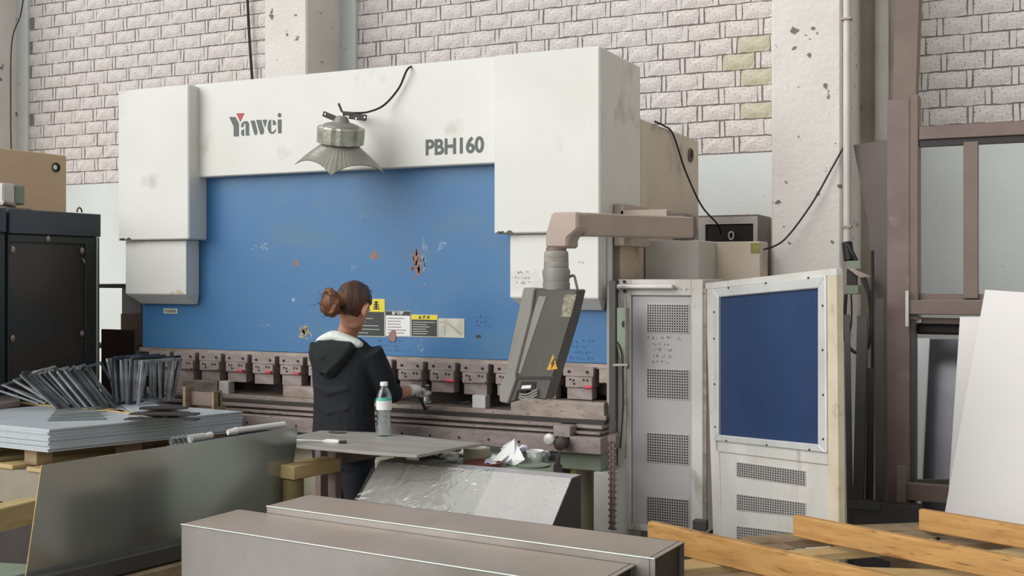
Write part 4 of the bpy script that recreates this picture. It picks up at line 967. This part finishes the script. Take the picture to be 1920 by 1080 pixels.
# scrap tray
ZR = .80
st = thing('scrap_tray', at(930, 860, Z=ZR)-Vector((0, 0, .06)), 'steel scrap tray on legs in front of the bed, full of tape and paper', 'tray')
tp = poly([(786, 856), (905, 838), (1047, 858), (1037, 878), (795, 864)], ZR)
MB().prism([p-Vector((0, 0, .02)) for p in tp], (0, 0, -.01)).build('tray_floor', greenplate, st)
for i in (0, 1, 2):
    MB().prism([tp[i]-Vector((0, 0, .02)), tp[i+1]-Vector((0, 0, .02)), tp[i+1]+Vector((0, 0, .012)), tp[i]+Vector((0, 0, .012))], Vector((.003, -.003, 0))).build('tray_rim', gdark if i < 2 else rackm2, st)
MB().prism([tp[2]+Vector((.0, 0, .03)), tp[3]+Vector((0, 0, .0)), tp[3]+Vector((0, 0, -.06)), tp[2]+Vector((0, 0, -.06))], (.01, 0, 0)).build('side_flange', darkst, st)
for i in (0, 2, 3): MB().box(tp[i].x-.02, tp[i].x+.02, tp[i].y-.04, tp[i].y, 0, ZR-.03).build('leg', gdark, st)
ZF = ZR-.02
def onT(px, py): return at(px, py, Z=ZF)
g = thing('tape_roll', onT(894, 866), 'wide khaki tape roll in the scrap tray', 'tape')
c = onT(894, 864); MB().lathe([(.058, 0), (.064, .001), (.064, .062), (.058, .063), (.045, .063), (.045, .0)], c, 28).build('tape', tapem, g, smooth=True); MB().lathe([(.046, .001), (.046, .064), (.040, .064), (.04, .001)], c, 24).build('core', paleprint, g, smooth=True)
tag(MB().lathe([(.05, 0), (.085, .004), (.09, .02), (.086, .02), (.05, .006)], onT(905, 874), 20).build('red_dish', redbr, None, smooth=True), 'shallow dark red dish under the khaki tape roll', 'dish')
g = thing('tape_roll', onT(1002, 868), 'white tape roll in clear wrap at the right of the scrap tray', 'tape')
c = onT(1003, 867); MB().lathe([(.032, 0), (.038, .045), (.043, .055), (.040, .056), (.03, .02)], c, 24).build('cup', paper, g, smooth=True)
MB().lathe([(.044, .0), (.058, .03), (.052, .05)], c+Vector((.012, .01, 0)), 20).build('wrap', filmm, g, smooth=True)
tag(MB().lathe([(.07, 0), (.075, .008), (.06, .009)], onT(1000, 874), 20).build('green_lid', greenplate, None, smooth=True), 'flat green lid under the white tape roll', 'lid')
rd = random.Random(9)
for i in range(9):
    c = onT(935+5*i-(i % 3)*6, 873-i*1.3); c.z += .006+.006*i; a = rd.uniform(-.5, .9); w, h_ = rd.uniform(.09, .13), rd.uniform(.03, .05)
    u = Vector((math.cos(a), math.sin(a), rd.uniform(-.1, .35))); v = Vector((-math.sin(a), math.cos(a), rd.uniform(.1, .7)))
    q = []
    m = MB(); nn = 7
    vs = [c+u*(w*(k/(nn-1)-.5))+v*(h_*(j-.5))+UP*.014*math.sin(k*1.1+i) for j in (0, 1) for k in range(nn)]
    m.add(vs, [(k, k+1, nn+k+1, nn+k) for k in range(nn-1)])
    tag(m.build('paper_scrap', pinkpaper if i % 2 else paper, None), 'crumpled lilac white paper scrap in the middle of the scrap tray', 'paper', 'paper scraps in the tray')
a, b, c_ = at(920, 864, Y=4.60), at(964, 822, Y=4.64), at(984, 862, Y=4.60)
tag(MB().prism([a, b, b+Vector((.012, .01, -.03)), c_, c_+Vector((-.05, 0, -.03))], (0, .002, 0)).build('folded_paper', paper, None), 'white folded paper standing up as a peak in the scrap tray', 'paper')
for i, (px, py) in enumerate(((828, 860), (850, 858), (866, 855), (848, 866))):
    c = onT(px, py); tag(MB().ball(c+UP*.02, .035, .03, .02, n=7, m=5).build('crumpled_film', [cream, paleprint, paper, paper][i], None), ['crumpled yellowish foil at the left end of the scrap tray', 'grey crumpled film beside the yellowish foil in the scrap tray', 'white crumpled film against the khaki tape roll', 'white crumpled film nearest the tray front edge'][i], 'scrap')
tag(MB().tube([onT(822, 868)+UP*.03, onT(838, 858)+UP*.05], .005, 6).build('black_strap', black, None), 'black strap end between the crumpled foils in the tray', 'strap')

# ---------------------------------------------------------------- right: brown rack, steel offcuts, white sheets
YR = 6.2
rk = thing('brown_steel_rack', (Xat(1760, YR), YR+.1, 0), 'tall brown steel sheet rack at the right edge', 'rack')
zj = at(1700, 185, Y=YR).z
MB().box(Xat(1663, YR), Xat(1706, YR), YR, YR+.12, 0, zj).build('post', rackm2, rk, bevel=.004)
MB().box(Xat(1706, YR), Xat(1722, YR), YR-.0, YR+.14, at(1700, 600, Y=YR).z, zj+.02).build('post_flange', rackm, rk, bevel=.004)
MB().prism([Vector((Xat(1672, YR+.02), YR+.02, zj-.3)), Vector((Xat(1714, YR+.02), YR+.02, zj-.3)), at(1727, -60, Y=YR+.02), at(1679, -60, Y=YR+.02)], (0, .12, 0)).build('upper_post', rackm, rk, bevel=.004)
MB().box(Xat(1706, YR), Xat(1716, YR), YR+.01, YR+.12, 0, at(1700, 600, Y=YR).z).build('post_web', gdark, rk)
a = at(1723, 237, Y=YR); b = at(1723, 262, Y=YR)
MB().box(a.x, 1.2, YR, YR+.05, b.z, a.z).build('top_rail', rackm, rk, bevel=.003)
MB().box(a.x, 1.2, YR+.012, YR+.06, b.z-.035, b.z-.002).build('rail_lip', darkst, rk)
x0, x1 = Xat(1806, YR), Xat(1834, YR); zm = at(1820, 560, Y=YR).z
MB().box(x0, x1, YR+.01, YR+.07, zm, b.z-.02).build('mullion', rackm, rk, bevel=.003)
xq0 = Xat(1716, YR)
MB().box(xq0, 1.2, YR+.03, YR+.10, at(1740, 562, Y=YR+.03).z, at(1740, 551, Y=YR+.03).z).build('mid_rail_back', rackm, rk)
a = at(1740, 563, Y=YR-.03); b = at(1740, 590, Y=YR-.03)
MB().box(Xat(1699, YR-.03), 1.0, YR-.03, YR+.0, b.z, a.z).build('mid_rail', rackm, rk, bevel=.004)
a = at(1700, 545, Y=YR-.04); b = at(1700, 612, Y=YR-.04)
MB().box(a.x-.006, a.x+.01, YR-.045, YR-.031, b.z, a.z).build('weld_plate', galv, rk)
a = at(1740, 596, Y=YR+.05); b = at(1740, 606, Y=YR+.05)
MB().box(Xat(1720, YR+.05), .6, YR+.05, YR+.09, b.z, a.z).build('lower_slat', rackm, rk); 
a = at(1740, 607, Y=YR+.06); b = at(1740, 628, Y=YR+.06); MB().box(Xat(1716, YR+.06), .6, YR+.10, YR+.16, b.z, a.z).build('roller', black, rk, bevel=.015, segs=2)
a = at(1718, 598, Y=YR+.03); MB().box(a.x-.005, a.x+.025, YR+.03, YR+.045, a.z-.018, a.z).build('white_tab', paper, rk)
a = at(1690, 905, Y=YR-.1); b = at(1690, 937, Y=YR-.1)
MB().box(Xat(1683, YR-.1), .5, YR-.1, YR-.05, b.z, a.z).build('bottom_rail', rackm, rk, bevel=.003)
a = at(1690, 873, Y=YR-.1); MB().box(Xat(1684, YR-.1), Xat(1699, YR-.1), YR-.15, YR-.101, .15, a.z).build('bracket', rackm, rk)
MB().box(.9, 1.02, YR, YR+.12, 0, 3.4).build('post', rackm2, rk, bevel=.004)
# steel sheets standing in the rack
def lean_quad(pts, name, mat, th, label, cat, group=None):
    """pts: (px, py, Y) corners TL, TR, BR, BL"""
    ps = [at(x, y, Y=yy) for x, y, yy in pts]; n = (ps[1]-ps[0]).cross(ps[3]-ps[0]).normalized()
    if n.dot(FW) < 0: n = -n
    ps[2] = ps[2]-n*(ps[2]-ps[0]).dot(n)
    return tag(MB().prism(ps, n*th).build(name, mat, None), label, cat, group)
lean_quad([(1705, 634, 6.9), (1743, 634, 6.9), (1716, 1065, 6.65), (1694, 1065, 6.65)], 'polished_sheet', M('polished_bright_sheet', '#f2f6f8', rough=.3, metal=.1), .004, 'bright narrow sheet standing in the rack opening next to the brown post', 'sheet')
lean_quad([(1744, 636, 6.92), (1830, 636, 6.92), (1800, 1035, 6.67), (1723, 1035, 6.67)], 'grey_sheet', M('mirror_grey_sheet', '#6c6c70', '#5f5f64', rough=.2, metal=.75), .004, 'dark grey reflective sheet in the rack opening beside the bright one', 'sheet')
MB().bar(at(1720, 908, Y=YR-.02), at(1800, 908, Y=YR-.02), .02, .05).build('angle_bar', gdark, rk)
lean_quad([(1800, 594, 5.98), (1900, 594, 5.98), (1900, 1150, 5.62), (1764, 1150, 5.62)], 'white_sheet', whsheet, .008, 'white coated sheet half hidden behind the front white sheet', 'sheet')
lean_quad([(1847, 543, 5.88), (1990, 553, 5.88), (1990, 1140, 5.4), (1741, 1130, 5.4)], 'white_sheet', whsheet, .008, 'front white coated sheet leaning on the rack at the right edge', 'sheet')
# sheets and bars leaning on the right of the column
tag(MB().prism([at(1600, 272, Y=6.62), at(1664, 262, Y=6.62), at(1664, 1010, Y=6.62), at(1641, 1010, Y=6.62), at(1638, 560, Y=6.62), at(1628, 420, Y=6.62)], (0, .005, 0)).build('tapered_steel_plate', M('brown_black_plate', '#6e625d', '#5f544f', rough=.5, scale=3), None), 'tall tapered dark brown plate between the pitted column and the brown rack', 'plate')
tag(MB().bar(at(1618, 592, Y=6.25), at(1606, 1090, Y=6.05), .035, .055, up=(1, 0, 0)).build('black_bar', M('blackened_bar', '#3c3c38', '#30302d', rough=.5), None, bevel=.002), 'blackened flat bar standing right of the guard door', 'bar')
tag(MB().bar(at(1633, 690, Y=6.22), at(1625, 1090, Y=6.1), .02, .03, up=(1, 0, 0)).build('thin_black_bar', black, None), 'thin black bar beside the blackened flat bar', 'bar')
tag(MB().bar(at(1650, 560, Y=6.1), at(1650, 1090, Y=6.1), .02, .04, up=(1, 0, 0)).build('grey_angle_bar', gdark, None), 'grey angle bar leaning against the brown rack post', 'bar')
tag(MB().bar(at(1588, 590, Y=6.3), at(1596, 1090, Y=6.1), .02, .03, up=(1, 0, 0)).build('dark_rod', gdark, None), 'slim dark rod close to the guard door edge', 'rod')
sc = thing('steel_bin', (Xat(1650, 5.9), 5.95, 0), 'low dark steel bin in front of the brown rack post', 'bin')
a = at(1592, 940, Y=5.85); b = at(1722, 952, Y=5.85)
MB().box(Xat(1600, 5.85), Xat(1722, 5.85), 5.85, 5.87, 0, a.z).build('front_plate', M('violet_black_plate', '#4a4348', '#3e393d', rough=.5), sc); MB().box(Xat(1600, 5.85), Xat(1722, 5.85), 5.87, 6.05, .1, a.z-.02).build('body', darkst, sc)
MB().box(Xat(1592, 5.84), Xat(1650, 5.84), 5.83, 5.849, a.z-.03, a.z+.005).build('top_lip', gdark, sc)
# conduit, pipe, junction box on the column side
cnd = thing('conduit', at(1588, 300, Y=6.55), 'slim white conduit clipped to the right edge of the pitted column', 'pipe')
x = Xat(1588, 6.56); MB().tube([(x, 6.56, at(1588, 455, Y=6.56).z), (x, 6.56, 5.2)], .021, 14).build('pipe', pvc, cnd, smooth=True)
for py in (36, 425): MB().box(x-.03, x+.026, 6.53, 6.598, at(1588, py, Y=6.56).z-.006, at(1588, py, Y=6.56).z+.006).build('clip', steellt, cnd)
x = Xat(1653, 7.3); z = at(1653, 265, Y=7.3).z
o = MB().tube([(x, 7.3, z), (x, 7.3, 5.2)], .042, 18).build('drain_pipe', pvc, None, smooth=True); tag(o, 'thick white drain pipe between the pitted column and the brown rack', 'pipe')
jb = thing('isolator_switch', at(1605, 520, Y=6.5), 'small grey isolator box with thick black cables beside the pitted column', 'switch')
a = at(1587, 489, Y=6.5); b = at(1614, 505, Y=6.5); MB().box(a.x, b.x, 6.5, 6.58, b.z, a.z).build('terminal_box', greenplate, jb, bevel=.004)
a = at(1585, 535, Y=6.5); b = at(1610, 552, Y=6.5); MB().box(a.x, b.x, 6.5, 6.58, b.z, a.z).build('lower_box', greenplate, jb, bevel=.004)
MB().prism([at(1588, 503, Y=6.48), at(1600, 503, Y=6.48), at(1636, 520, Y=6.48), at(1612, 521, Y=6.48)], (0, .09, 0)).build('cover_flap', steellt, jb, bevel=.002)
MB().box(Xat(1588, 6.53), Xat(1606, 6.53), 6.52, 6.58, at(1590, 536, Y=6.5).z, at(1590, 504, Y=6.5).z).build('socket', darkst, jb)
MB().tube(spline([at(1588, 455, Y=6.56), at(1590, 470, Y=6.55), at(1592, 488, Y=6.54)], 5), .03, 10).build('cable_gland', black, jb, smooth=True)
MB().tube(spline([at(1590, 460, Y=6.53), at(1598, 474, Y=6.52), at(1606, 489, Y=6.52)], 5), .012, 8).build('power_cable', black, jb, smooth=True)
MB().tube(spline([at(1618, 520, Y=6.5), at(1629, 550, Y=6.46), at(1634, 590, Y=6.46), at(1632, 630, Y=6.46), at(1625, 655, Y=6.46)], 7), .013, 8).build('power_cable', black, jb, smooth=True)
MB().tube(spline([at(1586, 552, Y=6.5), at(1583, 620, Y=6.5), at(1588, 645, Y=6.48), at(1604, 661, Y=6.46), at(1616, 655, Y=6.46)], 7), .010, 8).build('power_cable', black, jb, smooth=True)
MB().tube(spline([at(1596, 552, Y=6.5), at(1597, 590, Y=6.5), at(1594, 620, Y=6.5), at(1586, 640, Y=6.5)], 7), .005, 6).build('thin_cable', black, jb, smooth=True)
o = MB().tube([at(1636, 470, Y=6.47), at(1636, 760, Y=6.4), at(1634, 1000, Y=6.3)], .009, 8).build('cable', black, None, smooth=True); tag(o, 'straight black cable dropping beside the tapered brown plate', 'cable')

# ---------------------------------------------------------------- right foreground: pallet of planed planks
pl = thing('timber_pallet', at(1600, 1010, Z=.45)-Vector((0, 0, .45)), 'open timber pallet with three upright orange planks in the lower right', 'pallet')
ZP = .70
def plank(a, b, th, h, mat=wood, name='plank'):
    A = at(*a, Z=ZP); B = at(*b, Z=ZP); dv = (B-A).normalized(); sd = Vector((-dv.y, dv.x, 0))
    if sd.dot(FW) < 0: sd = -sd
    return MB().prism([A, B, B-Vector((0, 0, h)), A-Vector((0, 0, h))], sd*th).build(name, mat, pl, bevel=.004)
def ext(a, b, k): return (a[0]+(b[0]-a[0])*k, a[1]+(b[1]-a[1])*k)
plank((1213, 978), ext((1213, 978), (1490, 1040), 2.2), .035, .10)
plank((1486, 966), ext((1486, 966), (1920, 1049), 1.3), .035, .085)
plank((1722, 955), ext((1722, 955), (1920, 987), 2.2), .035, .085)
ZQ = .60
def slat(a, b, w=.10, th=.03, z=ZQ, mat=woodold):
    A = at(*a, Z=z); B = at(*b, Z=z); A.z = B.z = z-th/2
    return MB().bar(A, B, w, th).build('cross_slat', mat, pl, bevel=.003)
for i, (a, b) in enumerate((((1240, 1062), (1470, 1040)), ((1290, 1085), (1600, 1066)), ((1400, 1012), (1640, 998)), ((1450, 1040), (1760, 1014)), ((1610, 990), (1760, 984)), ((1740, 1020), (1930, 1004)), ((1600, 1070), (1900, 1080)), ((1330, 1035), (1480, 1022)), ((1560, 1012), (1740, 1000)), ((1820, 1040), (1990, 1030)))):
    slat(a, b, w=.09 if i % 2 else .12, z=ZQ-.0-.001*i, mat=woodold if i % 3 else woodpale)
for i, (a, b) in enumerate((((1300, 1075), (1500, 1150)), ((1560, 1000), (1960, 1100)), ((1760, 985), (2100, 1050)))):
    A = at(*a, Z=.5); B = at(*b, Z=.5); MB().bar(A, B, .09, .09).build('bearer', woodold, pl, bevel=.004)
for px, py in ((1330, 1085), (1700, 1035), (1900, 1010)):
    p = at(px, py, Z=.45); MB().box(p.x-.06, p.x+.06, p.y-.06, p.y+.06, 0, .46).build('leg', woodold, pl)

# ---------------------------------------------------------------- the worker
fd = Vector((math.sin(math.radians(6)), math.cos(math.radians(6)), 0)); sd = Vector((fd.y, -fd.x, 0))
O0 = Vector((Xat(646, 4.85), 4.85, 0))
def B3(s, f, z): return O0+sd*s+fd*f+UP*z
def ring(c, hw, hd, n=20, u=None, v=None, p=2.3):
    u = u or sd; v = v or fd; out = []
    for k in range(n):
        a = 2*PI*k/n; ca, sa = math.cos(a), math.sin(a)
        out.append(c+u*(hw*math.copysign(abs(ca)**(2/p), ca))+v*(hd*math.copysign(abs(sa)**(2/p), sa)))
    return out
pr = thing('person', B3(0, 0, 0), 'person in a black hooded top with a brown hair bun working at the machine', 'person')
HC = at(664, 572, d=5.72)                     # head centre
pit = math.radians(24)
hf = (fd*math.cos(pit)-UP*math.sin(pit)); hu = (UP*math.cos(pit)+fd*math.sin(pit)); hs = sd
HM = Matrix((hs, hf, hu)).transposed()        # head axes: side, front, up
def H(s, f, z): return HC+HM @ Vector((s, f, z))
NB = B3(.0, .02, 1.33)                       # base of the neck
SR = B3(.165, .0, 1.262); SL = B3(-.165, .0, 1.262)
ER = at(728, 738, Y=4.93); WR = at(764, 733, Y=5.10); HR = at(775, 731, Y=5.15)
EL = B3(-.20, .12, 1.04); WLp = B3(-.09, .31, 1.05); HLp = B3(-.05, .37, 1.05)
b = MB()
b.ball(H(0, 0, .005), .073, .092, .105, HM, 20, 14)               # skull
b.ball(H(0, .035, -.055), .055, .055, .06, HM, 16, 10)            # jaw
b.ball(H(0, .083, -.095+.0), .022, .02, .018, HM, 10, 8)          # chin
b.ball(H(0, .10, -.018), .012, .02, .02, HM, 10, 8)               # nose
b.ball(H(0, .088, -.055), .022, .012, .009, HM, 10, 8)            # lips
for s in (-1, 1): b.ball(H(s*.086, -.006, -.030), .012, .022, .034, HM, 10, 8)
b.tube([B3(0, .0, 1.27), NB, NB.lerp(HC, .45), H(0, -.02, -.045)], [.068, .056, .05, .055], 16)
b.loft([ring(B3(0, .0, z), w, d) for z, w, d in ((.80, .13, .09), (.95, .12, .085), (1.1, .135, .09), (1.22, .15, .09), (1.29, .12, .07), (1.32, .06, .05))])
for S_, E_, W_, Hd in ((SR, ER, WR, HR), (SL, EL, WLp, HLp)):
    b.tube([S_, S_.lerp(E_, .5), E_, E_.lerp(W_, .4), W_, W_.lerp(Hd, .8)], [.048, .042, .036, .038, .031, .028], 14)
for s in (-1, 1):
    b.tube([B3(s*.075, 0, .84), B3(s*.085, .01, .62), B3(s*.085, .015, .44), B3(s*.09, -.01, .28), B3(s*.095, -.02, .08), B3(s*.1, .05, .035)], [.085, .07, .05, .05, .034, .03], 14)
b.build('body', skin, pr, remesh=.009, relax=3, smooth=True)
for s in (-1, 1):
    MB().ball(H(s*.03, .083, .008), .011, .009, .008, HM, 10, 8).build('eye', paper, pr, smooth=True)
# hooded top: torso, sleeves
c = MB()
c.loft([ring(B3(0, -.005, z), w, d) for z, w, d in ((.70, .178, .125), (.78, .18, .128), (.90, .172, .122), (1.02, .168, .12), (1.12, .178, .122), (1.20, .186, .118), (1.262, .172, .10), (1.30, .135, .085), (1.325, .085, .07))])
for S_, E_, W_, k in ((SR, ER, WR, .42), (SL, EL, WLp, .8)):
    c.tube([S_+Vector((0, 0, .0)), S_.lerp(E_, .4), S_.lerp(E_, .8), E_, E_.lerp(W_, k*.6), E_.lerp(W_, k)], [.066, .068, .064, .06, .054, .046], 16)
for z, f in ((.98, -.115), (1.08, -.12), (.86, -.12)): c.tube([B3(-.1, f, z), B3(0, f-.012, z-.03), B3(.11, f+.004, z-.005)], [.004, .012, .004], 8)
c.build('hooded_top', cloth, pr, remesh=.009, relax=4, smooth=True)
h = MB()
# hood lying on the back: folded pouch narrowing to a point
rows = [(1.315, .118, -.065, .055), (1.275, .135, -.100, .055), (1.225, .112, -.120, .05), (1.175, .075, -.128, .04), (1.13, .035, -.125, .025)]
h.loft([ring(B3(.005, f, z), w, d, 18) for z, w, f, d in rows])
h.tube([B3(-.12, -.11, 1.30), B3(-.085, -.15, 1.225), B3(-.01, -.165, 1.15)], [.016, .02, .014], 10)
h.tube([B3(.125, -.10, 1.30), B3(.09, -.145, 1.225), B3(.01, -.165, 1.15)], [.016, .02, .014], 10)
h.tube([B3(-.10, -.13, 1.27), B3(0, -.165, 1.235), B3(.10, -.12, 1.27)], [.01, .016, .01], 10)
h.build('hood', hoodcl, pr, remesh=.007, relax=4, smooth=True)
w = MB(); k = []
for i in range(13):
    a = PI*(.05+.9*i/12)
    k.append(B3(.005-.142*math.cos(a), -.02-.075*math.sin(a), 1.345-.045*abs(math.cos(a))**1.6-.008))
w.tube(k, [.012]+[.022]*11+[.012], 12); w.tube([p+UP*.016-(p-B3(0, 0, p.z))*.12 for p in k], [.008]+[.014]*11+[.008], 10)
w.build('white_collar', whitecl, pr, remesh=.006, relax=3, smooth=True)
t = MB()
t.loft([ring(B3(0, 0, z), ww, d) for z, ww, d in ((.66, .165, .11), (.78, .16, .11), (.86, .14, .10))])
for s in (-1, 1):
    t.tube([B3(s*.078, 0, .80), B3(s*.085, .005, .62), B3(s*.088, .01, .44), B3(s*.09, -.01, .26), B3(s*.095, -.015, .07)], [.092, .09, .072, .066, .06], 16)
t.build('trousers', trou, pr, remesh=.009, relax=3, smooth=True)
for s in (-1, 1):
    sh_ = MB(); sh_.ball(B3(s*.1, .06, .045), .045, .13, .045, Matrix((sd, fd, UP)).transposed(), 14, 10); sh_.box(*[0]*6) if 0 else None
    sh_.build('shoe', shoem, pr, smooth=True)
# gloves with five fingers, closed round the workpiece
def glove(Wp, Hp, side):
    f = (Hp-Wp).normalized(); r_ = f.cross(UP).normalized()*side; u = r_.cross(f).normalized()*side
    if u.z < 0: u = -u
    g = MB(); R3 = Matrix((r_, f, u)).transposed()
    c0 = Hp; g.ball(c0, .046, .050, .028, R3, 14, 10); g.tube([Wp-f*.012, Wp+f*.02, c0], [.031, .030, .03], 12)
    for i, (x, L) in enumerate(((-.028, .066), (-.010, .074), (.010, .070), (.027, .056))):
        a = c0+r_*x+f*.03; p1 = a+f*L*.42-u*.004; p2 = p1+f*L*.26-u*L*.3; p3 = p2-u*L*.32-f*L*.05
        g.tube([a-f*.015, a, p1, p2, p3], [.010, .010, .0095, .009, .007], 8)
    a = c0-r_*.034-f*.012; g.tube([a, a-r_*.02+f*.018-u*.006, a-r_*.018+f*.04-u*.02, a-r_*.006+f*.052-u*.03], [.013, .012, .0105, .008], 8)
    return g.build('glove', glovem, pr, remesh=.0035, relax=2, smooth=True)
glove(WR, HR, 1); glove(WLp, HLp, -1)
# hair: a cap drawn back into a bun
hr = MB()
NN, MM = 36, 18; rings = []
for j in range(MM+1):
    th = PI*.02+PI*.96*j/MM; rg = []
    for i in range(NN):
        a = 2*PI*i/NN; x, y, z = math.sin(th)*math.cos(a), math.sin(th)*math.sin(a), math.cos(th)
        rr = 1+.025*math.sin(9*a+3*z)
        s_, f_, z_ = .086*x*rr, .104*y*rr-.012, .112*z*rr+.012
        if f_ > -.005: # hairline: pull the cap inside the skull over the face and below the ears
            lim = .035+.2*max(0, .03-f_)
            if z_ < lim-.01: s_ *= .72; f_ = f_*.72
        if z_ < -.072: s_ *= .75; f_ *= .8; z_ = -.072+(z_+.072)*.35
        rg.append(H(s_, f_, z_))
    rings.append(rg)
hr.loft(rings)
hair = hr.build('hair', hairm, pr, remesh=.005, relax=2, smooth=True)
bc = at(621, 567, d=5.60)
bu = MB(); vdir = (bc-HC).normalized(); e1 = vdir.cross(UP).normalized(); e2 = e1.cross(vdir)
bu.ball(bc, .046, .046, .046, None, 16, 12)
for k in range(7):
    a0 = k*.9; pts = []
    for i in range(14):
        a = a0+i*.42; r_ = .036+.014*math.sin(i*.7+k); pts.append(bc+e1*r_*math.cos(a)+e2*(r_*1.3)*math.sin(a)+vdir*(.018*math.sin(i*.5+k*1.3)))
    bu.tube(pts, [.006]+[.013]*12+[.004], 8)
bu.tube([bc.lerp(HC, .15), bc.lerp(H(0, -.09, .0), .6), H(.0, -.085, -.01)], [.036, .032, .045], 12)
bu.build('hair_bun', M('lighter_brown_bun', '#5a3620', '#8a5a35', rough=.45, scale=18, bump=.6, bscale=90), pr, remesh=.004, relax=1, smooth=True)
sm = MB(); rd = random.Random(2)
for k in range(34):
    p = bc+Vector((rd.gauss(0, .025), rd.gauss(0, .02), rd.gauss(0, .03))); d_ = ((p-HC).normalized()+Vector((rd.gauss(0, .5), rd.gauss(0, .4), rd.gauss(0, .5)))).normalized()
    sm.tube([p, p+d_*.025+UP*rd.uniform(-.01, .01), p+d_*.05+UP*rd.uniform(-.02, .02)], [.0012, .001, .0004], 4)
for k in range(26):
    s0 = rd.uniform(-.05, .07); p = H(s0, -.075+abs(s0)*.3, -.055+rd.uniform(0, .03)); sm.tube([p, p+Vector((rd.gauss(0, .006), rd.gauss(0, .006), -.02)), p+Vector((rd.gauss(0, .012), rd.gauss(0, .01), -.045))], [.0012, .001, .0004], 4)
for k in range(18):
    s0 = rd.uniform(-.06, .06); f0 = rd.uniform(-.07, .05); p = H(s0, f0, .118-(s0**2+f0**2)*6); sm.tube([p-HM @ Vector((0, .03, .012)), p+HM @ Vector((0, 0, .006)), p+HM @ Vector((.0, .03, .0))], [.0006, .001, .0004], 4)
sm.build('hair_strand', hairm, pr)
MB().tube([H(.090, .006, .0), H(.100, -.014, -.006), H(.103, -.02, -.026), H(.094, -.012, -.05), H(.086, .0, -.06)], [.006, .006, .006, .007, .006], 8).build('ear_rim', skin, pr, smooth=True)
